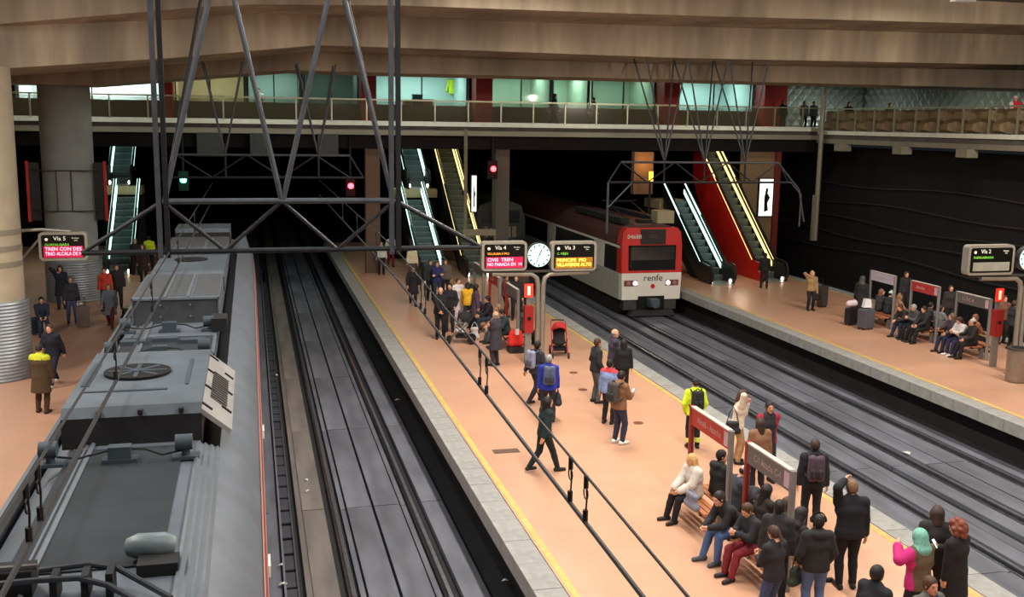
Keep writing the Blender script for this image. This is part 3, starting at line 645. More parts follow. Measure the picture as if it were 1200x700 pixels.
# ------------------------------------------------------------------ escalators
m_step = M('escalator_step', (70, 82, 84), .45, .5, .2, 8, stretch=(1, 6, 1))
m_bal = M('balustrade_steel', (58, 60, 58), .3, .6, .15, 4)
m_hand = M('handrail_rubber', (18, 18, 19), .5)
def escalator(label, x, y0, z0, y1, z1, strip, side=None, w_=1.0, group=None, newel=True, strip2=None):
    e = empty('escalator', (x, y0, z0)); tag(e, label, 'escalator')
    L, H_ = y1 - y0, z1 - z0; n = int(L / .42)
    sm = MB().bb(-w_ / 2, w_ / 2, 0, L / n, -.16, H_ / n).mesh('step', m_step); tr_ = MB().bb(-w_ / 2, w_ / 2, 0, .03, H_ / n - .03, H_ / n + .004).mesh('step_edge', M('step_edge', (150, 150, 140), .4))
    for k in range(n):
        s = link('step', sm, e); s.location = (0, L * k / n, H_ * k / n); g = link('step_edge', tr_, s)
    for s in (-1, 1):
        xa = s * (w_ / 2 + .02); xb = s * (w_ / 2 + .14)
        MB().prism([(-1.0, -.05), (-1.0, .55), (-.8, .85), (0, .9), (L, H_ + .9), (L, H_ - .3), (.3, -.3 if z0 > .4 else 0), (0, -.05)], min(xa, xb), max(xa, xb), 'x').build('balustrade', side if (side and s == -1) else m_bal, e)
        if side and s == -1: MB().prism([(-.4, -.02), (0, .5), (L, H_ + .5), (L, H_ - 1.4), (4.4, 0)], xb - .02, xb + .02, 'x').build('side_cladding', side, e)
        xm = (xa + xb) / 2
        pts = [Vector((xm, -.6, .02)), Vector((xm, -1.0, .05)), Vector((xm, -1.22, .3)), Vector((xm, -1.22, .6)), Vector((xm, -1.05, .88)), Vector((xm, -.6, .98)), Vector((xm, 0, 1.0)), Vector((xm, L, H_ + 1.0))]
        MB().tube(pts, .045, 8).build('handrail', m_hand, e, True)
        MB().ell((xm - s * .1, -.85, .12), (.06, .06, .1), 10, 6).build('foot_light', m_em, e, True)
        st = strip2 if (strip2 and s == 1) else strip
        if st:
            MB().prism([(.3, .58), (L, H_ + .38), (L, H_ + .6), (.3, .8)], xa - s * .03, xa - s * .005, 'x').build('light_strip', st, e)
            MB().prism([(.2, .93), (L, H_ + .90), (L, H_ + .95), (.2, .97)], min(xa, xb) - .012, max(xa, xb) + .012, 'x').build('deck_trim', st, e)
    MB().bb(-w_ / 2, w_ / 2, -1.3, .02, -.05, .02).build('landing_plate', M('landing_plate', (150, 150, 144), .4, .4), e)
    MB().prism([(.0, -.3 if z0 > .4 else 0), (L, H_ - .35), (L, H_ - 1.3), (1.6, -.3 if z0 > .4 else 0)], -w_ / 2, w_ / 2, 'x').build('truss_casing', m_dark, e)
    return e
m_redp = M('escalator_red', (196, 34, 24), .4, 0, .08, 2)
escalator('long escalator with red side cladding rising from the right platform', 24.5, 45.9, 0, 53.6, 6.0, m_tubew, m_redp)
escalator('short escalator beside the red and white train', 21.6, 45.6, 0, 50.7, 3.5, m_tube, None)
escalator('long dark escalator rising from the island platform', 10.6, 49.4, 0, 58.8, 6.0, m_tubew, None)
escalator('lower escalator flight left of the long island escalator', 8.3, 48.6, 0, 54.9, 3.3, m_tube, None)
escalator('upper escalator flight above the island mid landing', 8.75, 56.2, 3.9, 59.9, 6.1, m_tube, None)
escalator('lower escalator flight behind the column platform', -6.3, 53.0, 0, 57.7, 3.3, m_tube, None)
escalator('brightly lit upper escalator flight behind the column platform', -6.75, 59.2, 3.9, 62.3, 6.1, m_tube, None)
m_land = M('landing_concrete', (170, 150, 112), .7)
def landing(x0, x1, y0, y1, z, label):
    o = struct(MB().bb(x0, x1, y0, y1, z - .45, z).build('floor_landing', m_land), label, 'landing'); MB().bb(x0, x1, y1 - .3, y1, -.0, z - .45).build('landing_wall', m_dark, o); return o
landing(7.3, 9.7, 55.0, 56.2, 3.85, 'mid landing between the two island escalator flights')
landing(-7.6, -5.6, 57.8, 59.2, 3.85, 'mid landing between the two flights behind the column platform')
landing(20.8, 22.5, 50.8, 53, 3.5, 'mid landing above the short escalator')
struct(MB().bb(5.4, 6.1, 50.6, 51.2, 0, 6.1).build('column_square', M('brown_col', (96, 76, 60), .7)), 'brown square column at the end of the island platform', 'column')
struct(MB().bb(11.9, 12.6, 50.6, 51.4, -1, 6.1).build('column_square', M('grey_col', (84, 78, 70), .7)), 'grey column behind the red signal', 'column')
struct(MB().bb(25.4, 27.2, 50.6, 51.0, 0, 6.1).build('wall_panel', M('panel_wall', (128, 104, 76), .6)), 'tan panel wall right of the red sided escalator', 'wall')
struct(MB().bb(27.2, 27.5, 50.4, 50.8, 0, 6.1).build('trim_5', M('dull_red', (110, 36, 30), .5)), 'red upright edge of the tan panel wall', 'trim')
# posters and lit panels
def lit_panel(px0, py0, px1, py1, y, label, rgb=(236, 246, 232), e=1.6):
    a, b_ = yp(px0, py0, y), yp(px1, py1, y); t = empty('poster_light_box', (a.x, y, b_.z)); tag(t, label, 'light box'); w_, h_ = b_.x - a.x, a.z - b_.z
    MB().bb(-.06, w_ + .06, 0, .14, -.06, h_ + .06).build('box_frame', m_black, t); s = MB().bb(0, w_, -.01, .0, 0, h_).build('lit_face', M('poster%d' % px0, rgb, .5, emit=e), t)
    if h_ > 1.2:
        MB().prism([(w_ * .4, h_ * .1), (w_ * .7, h_ * .15), (w_ * .62, h_ * .35), (w_ * .8, h_ * .5), (w_ * .6, h_ * .62), (w_ * .66, h_ * .74), (w_ * .48, h_ * .76), (w_ * .36, h_ * .5)], -.02, -.012).build('poster_figure', m_black, s)
    return t
lit_panel(891, 210, 904, 253, 50.47, 'lit white poster box on the tan panel wall'); lit_panel(553, 206, 558, 248, 50.5, 'narrow lit poster beside the grey column')
# dark hanging equipment cases below the walkway
for px0, px1 in ((231, 262), (293, 316), (372, 396)):
    a, b_ = yp(px0, 164, 50.2), yp(px1, 183, 50.2); b = MB(); b.bb(a.x, b_.x, 49.9, 50.4, b_.z, 6.78); b.bb(a.x - .05, b_.x + .05, 49.85, 50.45, b_.z, b_.z + .06)
    tag(b.build('equipment_case', M('case', (58, 62, 60), .6)), 'grey equipment case hung under the cross walkway', 'case', 'cases under the walkway')
# signals
def signal(px, py, y, rgb, label, post_z):
    p = yp(px, py, y); t = empty('rail_signal', p); tag(t, label, 'signal')
    MB().bb(-.22, .22, 0, .3, -.5, .4).build('signal_head', m_black, t)
    MB().ell((0, -.05, 0), (.14, .08, .14), 12, 8).build('lens', M('signal_%d' % px, rgb, .4, emit=22), t, True)
    MB().cyl((0, 0, 0), .19, .06, 16, 'y').build('lens_ring', m_black, t)
    MB().tube([(0, .2, .4), (0, .2, post_z - p.z)] if post_z > p.z else [(0, .2, -.5), (0, .2, post_z - p.z)], .05, 8).build('signal_post', m_truss_d, t)
    l = bpy.data.lights.new('signal_glow', 'POINT'); l.energy = 9; l.color = tuple(v ** 1.5 for v in lin(rgb)); l.shadow_soft_size = .1; o = bpy.data.objects.new('signal_glow', l); COL.objects.link(o); o.location = p + Vector((0, -.35, 0))
signal(411, 218, 50.1, (255, 40, 50), 'glowing red signal left of the island escalators', 6.8)
signal(578, 198, 50.15, (255, 40, 44), 'glowing red signal in front of the grey column', 6.8)
signal(215, 211, 50.1, (60, 255, 190), 'glowing green signal above the parked train', 6.8)
p = yp(763, 205, 47); t = empty('orange_lamp', p); tag(t, 'orange glowing lamp behind the truss above the red train', 'lamp'); MB().cyl((0, 0, -.1), .1, .5, 10).build('lamp_tube', M('orange_em', (255, 150, 40), .5, emit=7), t, True); MB().tube([(0, .1, -2.4), (0, .1, .1)], .05, 6).build('lamp_post', m_truss_d, t)
l = bpy.data.lights.new('orange_light', 'POINT'); l.energy = 55; l.color = (1, .45, .08); l.shadow_soft_size = .15; o = bpy.data.objects.new('orange_light', l); COL.objects.link(o); o.location = p + Vector((0, .4, .5))
struct(MB().bb(p.x - .5, p.x + .5, 48, 48.4, p.z - 1, 6.1).build('column_square', M('brown_col')), 'brown hanging column lit by the orange lamp', 'column')
b = MB(); q0, q1 = yp(546, 150, 48.5), yp(546, 275, 48.5); b.tube([(q0.x, 48.5, 7.1), (q0.x, 48.5, q1.z)], .09, 8); q2 = yp(580, 272, 48.5); b.bb(q0.x - .1, q2.x, 48.4, 48.6, q1.z - .05, q1.z + .25); b.tube([(q2.x, 48.5, q1.z + .2), (q2.x, 48.5, q1.z - 1.2)], .05, 6)
tag(b.build('hanging_sign_frame', M('hang', (130, 122, 100), .5, .2)), 'pale hanging pole with a horizontal sign bar above the island crowd', 'sign')
area_light('red_side_light', (22.9, 45.2, 1.5), .3, 1.2, 16, (1, .75, .55), (0, R(50), 0))
# ------------------------------------------------------------------ people: bodies grown from a distance field, one continuous skin
def snet(F, org, h):
    S = F < 0; nx, ny, nz = F.shape
    acc = np.zeros((nx - 1, ny - 1, nz - 1, 3)); cnt = np.zeros((nx - 1, ny - 1, nz - 1))
    cor = [(i, j, k) for i in (0, 1) for j in (0, 1) for k in (0, 1)]
    def cv(A, c): return A[c[0]:nx - 1 + c[0], c[1]:ny - 1 + c[1], c[2]:nz - 1 + c[2]]
    for a in cor:
        for ax in range(3):
            if a[ax]: continue
            b = list(a); b[ax] = 1; b = tuple(b)
            fa, fb = cv(F, a), cv(F, b); cr = (fa < 0) != (fb < 0)
            t = np.where(cr, fa / np.where(cr, fa - fb, 1), 0)
            for q in range(3): acc[..., q] += np.where(cr, a[q] + (t if q == ax else 0), 0)
            cnt += cr
    act = cnt > 0; idx = -np.ones(act.shape, int); idx[act] = np.arange(act.sum())
    ii = np.argwhere(act); V = (ii + acc[act] / cnt[act][:, None]) * h + org
    quads = []
    for ax in range(3):
        o1, o2 = [(1, 2), (2, 0), (0, 1)][ax]
        sl = [slice(1, n - 1) for n in F.shape]; sl[ax] = slice(0, F.shape[ax] - 1)
        s2 = list(sl); s2[ax] = slice(1, F.shape[ax])
        A, B = S[tuple(sl)], S[tuple(s2)]; e = np.argwhere(A != B)
        if not len(e): continue
        inside = A[tuple(e.T)]; e = e.copy()
        for q in range(3):
            if q != ax: e[:, q] += 1
        d1 = np.zeros(3, int); d1[o1] = 1; d2 = np.zeros(3, int); d2[o2] = 1
        g = lambda c: idx[tuple(c.T)]
        q = np.stack([g(e - d1 - d2), g(e - d2), g(e), g(e - d1)], 1)
        q[~inside] = q[~inside][:, ::-1]; quads.append(q)
    return V, np.concatenate(quads)
class SDF:
    def __init__(s, lo, hi, h):
        s.h = h; s.lo = np.array(lo, float); n = np.ceil((np.array(hi) - s.lo) / h).astype(int) + 1
        s.n = n; s.F = np.full(n, .3)
        s.ax = [s.lo[i] + h * np.arange(n[i]) for i in range(3)]
    def _sub(s, lo, hi):
        a = np.clip(np.floor((np.array(lo) - s.lo) / s.h).astype(int), 0, s.n - 1); b = np.clip(np.ceil((np.array(hi) - s.lo) / s.h).astype(int) + 1, 1, s.n)
        sl = tuple(slice(a[i], max(b[i], a[i] + 1)) for i in range(3))
        g = np.meshgrid(*[s.ax[i][sl[i]] for i in range(3)], indexing='ij')
        return sl, np.stack(g, -1)
    def _mix(s, sl, d, k, cut=False):
        f = s.F[sl]
        if cut: s.F[sl] = np.maximum(f, -d); return
        hh = np.clip(.5 + .5 * (f - d) / k, 0, 1); s.F[sl] = f * (1 - hh) + d * hh - k * hh * (1 - hh)
    def cap(s, a, b, ra, rb, k=.03, e=None, kk=1.0, infl=0.0):
        a, b = np.array(a, float), np.array(b, float); ra += infl; rb += infl; m = max(ra, rb) * max(kk, 1) + .07
        sl, P = s._sub(np.minimum(a, b) - m, np.maximum(a, b) + m)
        pa = P - a; ba = b - a
        t = np.clip((pa @ ba) / max(ba @ ba, 1e-9), 0, 1); d = pa - t[..., None] * ba
        if e is not None: e = np.array(e, float); q = d @ e; d = d - e * (q * (1 - 1 / kk))[..., None]
        s._mix(sl, np.sqrt((d * d).sum(-1)) - (ra + (rb - ra) * t), k); return s
    def ell(s, c, r, k=.02, cut=False):
        c, r = np.array(c, float), np.array(r, float); sl, P = s._sub(c - r - .06, c + r + .06)
        q = (P - c) / r; l = np.sqrt((q * q).sum(-1)); s._mix(sl, (l - 1) * r.min(), k, cut); return s
    def plane(s, p, n):                     # keep the side n points away from
        g = np.meshgrid(*s.ax, indexing='ij'); P = np.stack(g, -1)
        s.F = np.maximum(s.F, (P - np.array(p)) @ np.array(n)); return s
    def get(s): 
        F = s.F.copy(); F[0] = F[-1] = .1; F[:, 0] = F[:, -1] = .1; F[:, :, 0] = F[:, :, -1] = .1
        return snet(F, s.lo, s.h)
def np_mesh(name, parts, mats):             # parts: list of (V, faces, material index or array)
    vs, fs, mi, o = [], [], [], 0
    for V, Fc, mx in parts:
        vs.append(V); fs += (np.asarray(Fc) + o).tolist() if not isinstance(Fc, list) else [[i + o for i in f] for f in Fc]
        mi += list(mx) if hasattr(mx, '__len__') else [mx] * len(Fc); o += len(V)
    me = bpy.data.meshes.new(name); me.from_pydata(np.concatenate(vs).tolist(), [], fs)
    for mt in mats: me.materials.append(mt)
    me.polygons.foreach_set('material_index', mi); me.polygons.foreach_set('use_smooth', [True] * len(fs))
    return me
# head template (faces +y, centre between the ears)
def make_head():
    s = SDF((-.11, -.14, -.16), (.11, .15, .15), .0105)
    s.ell((0, -.015, .025), (.074, .094, .092)); s.ell((0, .025, -.03), (.061, .072, .086), .03)
    s.cap((0, .05, -.085), (0, .066, -.098), .03, .022, .03); s.cap((0, .088, .015), (0, .107, -.022), .009, .014, .012)
    s.cap((-.02, .078, -.056), (.02, .078, -.056), .012, .012, .01); s.cap((-.03, .072, .03), (.03, .072, .03), .014, .014, .015)
    for q in (-1, 1): s.ell((q * .077, -.008, -.006), (.013, .022, .034), .006); s.ell((q * .031, .098, .012), (.014, .014, .010), cut=True)
    s.cap((0, -.01, -.06), (0, -.025, -.15), .05, .05, .02)
    V, Q = s.get(); c = V[Q].mean(1)
    mi = np.zeros(len(Q), int); mi[(abs(c[:, 2] + .058) < .009) & (abs(c[:, 0]) < .026) & (c[:, 1] > .07)] = 1
    parts = [(V, Q, mi)]
    for q in (-1, 1):
        b = MB(); b.ell((q * .031, .080, .012), .0125, 8, 6); parts.append((np.array(b.v), b.f, 2))
    return parts
HEAD = make_head()
def make_hand(curl):                         # left hand, wrist at origin, fingers +z, palm faces +x, thumb towards +y
    s = SDF((-.07, -.09, -.04), (.10, .10, .22), .0095)
    s.cap((0, -.022, .02), (0, -.026, .085), .02, .018, .02); s.cap((0, .02, .02), (0, .024, .085), .02, .018, .02); s.cap((0, 0, -.02), (0, 0, .03), .026, .022, .02)
    for y, L, sp in ((.031, .068, .008), (.010, .076, .002), (-.011, .072, -.003), (-.031, .055, -.009)):
        p = np.array([.004, y, .088]); a = curl * .5
        for seg in (.45, .32, .27):
            d = np.array([math.sin(a), sp, math.cos(a)]); q = p + d * L * seg; s.cap(p, q, .0088, .008, .006); p = q; a += curl
    p = np.array([.008, .03, .03]); q = p + np.array([.016, .03, .026]); s.cap(p, q, .013, .0105, .012); s.cap(q, q + np.array([.016, .008, .03]), .0105, .0085, .008)
    return s.get()
HANDS = {k: make_hand(c) for k, c in (('relaxed', .35), ('grip', 1.05))}
HAIR = {}
def hair_mesh(style):
    if style in HAIR: return HAIR[style]
    s = SDF((-.2, -.24, -.42), (.2, .2, .24), .0125)
    if style == 'balding':
        s.ell((0, -.03, .005), (.083, .09, .07)); s.plane((0, 0, .035), (0, 0, 1)); s.plane((0, .02, 0), (0, 1, 0)); s.plane((0, 0, -.07), (0, 0, -1))
    elif style in ('cap', 'beanie'):
        s.ell((0, -.012, .035), (.09, .108, .1)); s.plane((0, 0, .028), (0, -.12, -1))
        if style == 'cap': s.cap((-.04, .1, .045), (.04, .1, .045), .02, .02, .02); s.cap((0, .08, .045), (0, .16, .03), .05, .045, .01, (0, 0, 1), .16)
        else: s.ell((0, -.02, .15), (.03, .03, .03))
    elif style == 'hood':
        s.ell((0, -.025, .015), (.11, .125, .135)); s.cap((0, -.06, -.08), (0, -.07, -.16), .1, .13, .04, (1, 0, 0), 1.2); s.ell((0, .12, 0), (.07, .12, .11), cut=True)
    else:
        s.ell((0, -.022, .03), (.087, .103, .1)); s.ell((0, -.035, -.01), (.084, .085, .085), .03)
        g = {'long': -.3, 'bob': -.15, 'curly': -.12}.get(style)
        if g:
            s.cap((0, -.06, 0), (0, -.085, g), .075, .06, .04, (1, 0, 0), 1.25)
            for q in (-1, 1): s.cap((q * .075, -.01, .01), (q * .085, -.015, g * .9), .03, .03, .03)
        if style == 'curly':
            for k in range(46):
                v = RNG.normal(size=3); v /= np.linalg.norm(v)
                if v[1] > .35 and v[2] < .55: continue
                s.ell(np.array((0, -.035, .0)) + v * np.array((.105, .115, .13)), (.035, .035, .035), .02)
        if style == 'ponytail': s.cap((0, -.12, .04), (0, -.15, -.16), .03, .022, .02)
        if style == 'bun': s.ell((0, -.09, .11), (.045, .045, .045))
        s.ell((0, .115, -.055), (.072, .11, .118), cut=True)
        if style in ('short', 'ponytail', 'bun'): s.plane((0, -.02, -.075), (0, .55, -.9))
    HAIR[style] = s.get(); return HAIR[style]
SKIN = {'a': (214, 160, 130), 'b': (190, 132, 104), 'c': (120, 80, 60)}
def nrm(v): v = np.array(v, float); return v / max(np.linalg.norm(v), 1e-9)
def ik(a, t, l1, l2, hint):
    a, t = np.array(a, float), np.array(t, float); d = t - a; L = np.linalg.norm(d)
    if L > (l1 + l2) * .999: t = a + d / L * (l1 + l2) * .999; d = t - a; L = np.linalg.norm(d)
    u = d / L; h = np.array(hint, float); h = nrm(h - u * (h @ u)); c = (l1 * l1 + L * L - l2 * l2) / (2 * L); s = math.sqrt(max(l1 * l1 - c * c, 0))
    return a + u * c + h * s, t
# poses: pelvis height, lean, ankles (y, x, z) and wrists; left = -x when facing +y
P0 = dict(pz=.95, py=0, lean=2, fl=(-.11, 0, .08), fr=(.11, .03, .08), hl=(-.27, .04, .80), hr=(.27, .05, .80), head=(0, 0), tw=0, grip=('relaxed', 'relaxed'), slean=0)
def pose(**k): d = dict(P0); d.update(k); return d
POSE = {
 'stand': pose(), 'stand2': pose(fl=(-.13, .05, .08), fr=(.13, -.05, .08), hl=(-.26, .1, .82), hr=(.25, .12, .86)),
 'phone': pose(hl=(-.05, .32, 1.12), hr=(.08, .34, 1.16), head=(25, 0), grip=('grip', 'grip')),
 'phone1': pose(hr=(.1, .34, 1.18), head=(22, 0), grip=('relaxed', 'grip')),
 'call': pose(hr=(.13, .1, 1.5), head=(5, 0), grip=('relaxed', 'grip')),
 'pockets': pose(hl=(-.21, .12, .93), hr=(.21, .12, .93)), 'fold': pose(hl=(.1, .22, 1.16), hr=(-.1, .24, 1.2)),
 'clasp': pose(hl=(-.02, .26, .98), hr=(.03, .27, .97), grip=('grip', 'grip')),
 'back': pose(hl=(-.08, -.2, .92), hr=(.08, -.2, .92)), 'handhead': pose(hl=(-.1, .1, 1.72), head=(8, -10), lean=3),
 'walk': pose(pz=.92, lean=5, fl=(-.09, .3, .08), fr=(.09, -.32, .12), hl=(-.25, -.16, .85), hr=(.25, .22, .9)),
 'walk2': pose(pz=.92, lean=5, fl=(-.09, -.32, .12), fr=(.09, .3, .08), hl=(-.25, .22, .9), hr=(.25, -.16, .85)),
 'reach': pose(hl=(-.2, .45, 1.0), hr=(.22, .42, 1.02), lean=6, grip=('grip', 'grip')),
 'face': pose(hl=(-.02, .2, 1.42), hr=(.1, .14, 1.5), head=(18, 0), lean=6, grip=('grip', 'grip')),
 'lean_down': pose(lean=28, hl=(-.18, .45, .75), hr=(.18, .45, .75), head=(15, 0), grip=('grip', 'grip')),
 'sit': pose(pz=.572, py=-.05, lean=8, fl=(-.13, .48, .08), fr=(.13, .5, .08), hl=(-.1, .36, .66), hr=(.1, .38, .66), head=(10, 0)),
 'sit_fwd': pose(pz=.572, py=-.05, lean=34, fl=(-.14, .42, .08), fr=(.14, .52, .08), hl=(-.06, .56, .66), hr=(.06, .58, .64), head=(8, 0), grip=('grip', 'grip')),
 'sit_phone': pose(pz=.572, py=-.05, lean=14, fl=(-.12, .5, .08), fr=(.12, .46, .08), hl=(-.04, .38, .84), hr=(.06, .4, .86), head=(28, 0), grip=('grip', 'grip')),
 'sit_talk': pose(pz=.572, py=-.05, lean=5, fl=(-.12, .46, .08), fr=(.12, .52, .08), hl=(-.12, .34, .68), hr=(.2, .36, .8), head=(0, 35)),
 'sit_cross': pose(pz=.572, py=-.05, lean=4, fl=(-.1, .5, .08), fr=(-.06, .66, .3), hl=(-.08, .3, .72), hr=(.06, .32, .74), head=(6, -15)),
}
ALLP = []
def person(loc, face, label, pose_='stand', h=1.72, top=('jacket', (40, 42, 50)), bot=(30, 32, 40), shoes=(24, 22, 22), hair=('short', (38, 28, 22)), skin='a', vox=.026, build=1.0, extra=None, group=None, hood=False, patch=None):
    p = dict(POSE[pose_]) if isinstance(pose_, str) else pose_
    if extra: p = dict(p); p.update(extra)
    root = empty('person', loc, -R(face)); root.scale = (h / 1.75,) * 3; tag(root, label, 'person', group)
    pel = np.array([0, p['py'], p['pz']]); la, sa, ta = R(p['lean']), R(p['slean']), R(p['tw'])
    up = nrm((math.sin(sa), math.sin(la) * math.cos(sa), math.cos(la) * math.cos(sa))); rt_ = nrm(np.cross(nrm((-math.sin(ta), math.cos(ta), 0)), up)); fw = np.cross(up, rt_)
    waist = pel + up * .13; chest = pel + up * .33; neck = pel + up * .52; shl = neck - up * .065 - rt_ * .175 * build; shr = neck - up * .065 + rt_ * .175 * build
    ha, hy = R(p['head'][0] + p['lean'] * .35), R(p['head'][1])
    hf = nrm(np.array([math.sin(hy) * math.cos(ha), math.cos(hy) * math.cos(ha), -math.sin(ha)])); hf = nrm(rt_ * hf[0] + np.cross((0, 0, 1), rt_) * hf[1] + np.array((0, 0, hf[2])))
    hr_ = nrm(np.cross(hf, (0, 0, 1))); hu = np.cross(hr_, hf); hc = neck + up * .12 + hu * .035 + hf * .025
    HM = np.stack([hr_, hf, hu], 1)
    hipl, hipr = pel - rt_ * .09 - np.array((0, 0, .02)), pel + rt_ * .09 - np.array((0, 0, .02))
    kl, al = ik(hipl, p['fl'], .445, .425, (-.08, 1, .1)); kr, ar = ik(hipr, p['fr'], .445, .425, (.08, 1, .1))
    el, wl_ = ik(shl, p['hl'], .285, .25, (-.55, -.6, -.5)); er, wr_ = ik(shr, p['hr'], .285, .25, (.55, -.6, -.5))
    pts = np.array([pel, neck, hc, shl, shr, kl, kr, al, ar, el, er, wl_, wr_])
    lo, hi = pts.min(0) - .27, pts.max(0) + .27; lo[2] = max(lo[2], -.03)
    bw = build
    def torso(s, i, full=True):
        s.cap(pel, waist, .112, .098, .04, rt_, 1.38 * bw, i); s.cap(waist, chest, .098, .112, .05, rt_, 1.38 * bw, i); s.cap(chest, neck - up * .07, .112, .07, .05, rt_, 1.6 * bw, i)
        s.cap(shl, shr, .055, .055, .05, infl=i)
    def arms(s, i, f=1.0):
        for a, e_, w2 in ((shl, el, wl_), (shr, er, wr_)):
            s.cap(a, e_, .052 * bw, .042, .03, infl=i); s.cap(e_, e_ + (w2 - e_) * f, .042, .03, .02, infl=i)
    def legs(s, i, f=1.0):
        for hp, k_, a in ((hipl, kl, al), (hipr, kr, ar)):
            s.cap(hp, k_, .09 * bw, .058, .035, infl=i); mid = k_ + (a - k_) * .35; s.cap(k_, mid, .056, .056, .02, infl=i); s.cap(mid, k_ + (a - k_) * f, .056, .042, .02, infl=i)
    def feetd(a, k_):
        d = np.array([0, 1.0, 0]) + np.array([.2 * np.sign(a[0]) * .6, 0, 0]); d = nrm(d)
        return a - d * .05 - np.array((0, 0, .035)), a + d * .16 - np.array((0, 0, .048))
    sk = M('skin_' + skin, SKIN[skin], .5, 0, .05, 20); lip = M('lips_' + skin, tuple(int(v * .78) for v in SKIN[skin]), .5); eye = M('eye', (26, 20, 18), .2)
    # body
    s = SDF(lo, hi, vox * 1.12); torso(s, 0); arms(s, 0); legs(s, 0); s.cap(neck - up * .06, hc - hu * .06, .056, .05, .03)
    for a, k_ in ((al, kl), (ar, kr)): q0, q1 = feetd(a, k_); s.cap(q0, q1, .036, .03, .02)
    V, Q = s.get(); parts = [(V, Q, 0)] + [(hv @ HM.T + hc, hf_, mx) for hv, hf_, mx in HEAD]
    for e_, w2, sd, gr in ((el, wl_, -1, p['grip'][0]), (er, wr_, 1, p['grip'][1])):
        z_ = nrm(w2 - e_); x_ = rt_ * -sd; x_ = nrm(x_ - z_ * (x_ @ z_)) if abs(x_ @ z_) < .95 else nrm(np.cross(z_, (0, 0, 1))); y_ = np.cross(z_, x_)
        if (y_ @ (fw + up * .3)) < 0: y_ = -y_
        hv, hq = HANDS[gr]; flip = np.linalg.det(np.stack([x_, y_, z_], 1)) < 0
        parts.append((hv @ np.stack([x_, y_, z_], 1).T + w2, hq[:, ::-1] if flip else hq, 0))
    link('body', np_mesh('body', parts, [sk, lip, eye]), root)
    def cloth(name, s, rgb, rough=.85):
        V, Q = s.get(); return link(name, np_mesh(name, [(V, Q, 0)], [M('cloth_%d_%d_%d' % rgb, rgb, rough, 0, .14, 14, .15)]), root)
    # trousers
    s = SDF(lo, hi, vox); s.cap(pel, waist, .112, .098, .04, rt_, 1.38 * bw, .014); s.plane(waist, up); legs(s, .016, .97); cloth('trousers', s, bot)
    # top
    kind, rgb = top[0], top[1]; t = {'jacket': .026, 'coat': .03, 'puffer': .045, 'sweater': .018}[kind]
    s = SDF(lo, hi, vox); torso(s, t)
    if p['pz'] > .8:
        hem = {'jacket': -.1, 'coat': -.42, 'puffer': -.12, 'sweater': -.06}[kind]
        s.cap(pel, pel + np.array((0, 0, hem)), .115, .125 if kind != 'coat' else .15, .04, rt_, 1.42 * bw, t); s.plane(pel + np.array((0, 0, hem)), (0, 0, -1))
    else:
        if kind == 'coat':
            for hp, k_ in ((hipl, kl), (hipr, kr)): s.cap(hp, hp + (k_ - hp) * .75, .1, .08, .05, infl=t)
        s.plane(pel - up * .12, -up)
    arms(s, t, .94)
    s.cap(neck - rt_ * .03, neck + rt_ * .03, .075, .075, .03)
    if hood: s.cap(neck - fw * .1 - up * .02 - rt_ * .05, neck - fw * .1 - up * .02 + rt_ * .05, .07, .07, .03)
    tp = cloth({'jacket': 'jacket', 'coat': 'coat', 'puffer': 'padded_jacket', 'sweater': 'sweater'}[kind], s, rgb)
    if patch: # second colour on the same garment: function of the local face centre
        tp.data.materials.append(M('cloth_%d_%d_%d' % patch[0], patch[0], .8, 0, .12, 14))
        for f in tp.data.polygons:
            c = np.array(f.center) - pel
            if patch[1](c @ rt_, c @ fw, c @ up): f.material_index = 1
    # shoes
    for a, k_ in ((al, kl), (ar, kr)):
        q0, q1 = feetd(a, k_); s = SDF(np.minimum(q0, q1) - .09, np.maximum(q0, q1) + .1, .018); s.cap(q0, q1, .047, .042, .02); s.cap(q0 + np.array((0, .02, 0)), a, .045, .04, .02); s.plane((0, 0, a[2] - .078), (0, 0, -1)); s.plane((0, 0, a[2] + .02), (0, 0, 1)); cloth('shoe', s, shoes, .6)
    # hair
    if hair and hair[0] != 'bald':
        V, Q = hair_mesh(hair[0]); nm = {'cap': 'cap', 'beanie': 'knitted_hat', 'hood': 'hood'}.get(hair[0], 'hair')
        link(nm, np_mesh(nm, [(V @ HM.T + hc, Q, 0)], [M('hair_%d_%d_%d' % hair[1], hair[1], .6, 0, .25, 30, .3)]), root)
        if nm != 'hair' and nm != 'hood':
            V, Q = hair_mesh('balding'); link('hair', np_mesh('hair', [(V @ HM.T + hc, Q, 0)], [M('hair_40_30_26', (40, 30, 26), .6)]), root)
    sc = h / 1.75; RM = Matrix.Translation(loc) @ Matrix.Rotation(-R(face), 4, 'Z') @ Matrix.Scale(sc, 4)
    info = dict(root=root, mat=RM, hl=RM @ Vector(wl_ + nrm(wl_ - el) * .07), hr=RM @ Vector(wr_ + nrm(wr_ - er) * .07), back=RM @ Vector(chest - fw * (.15 + t)), up=Vector(up), face=face, sc=sc, chest=RM @ Vector(chest), t=t)
    ALLP.append(info); return info
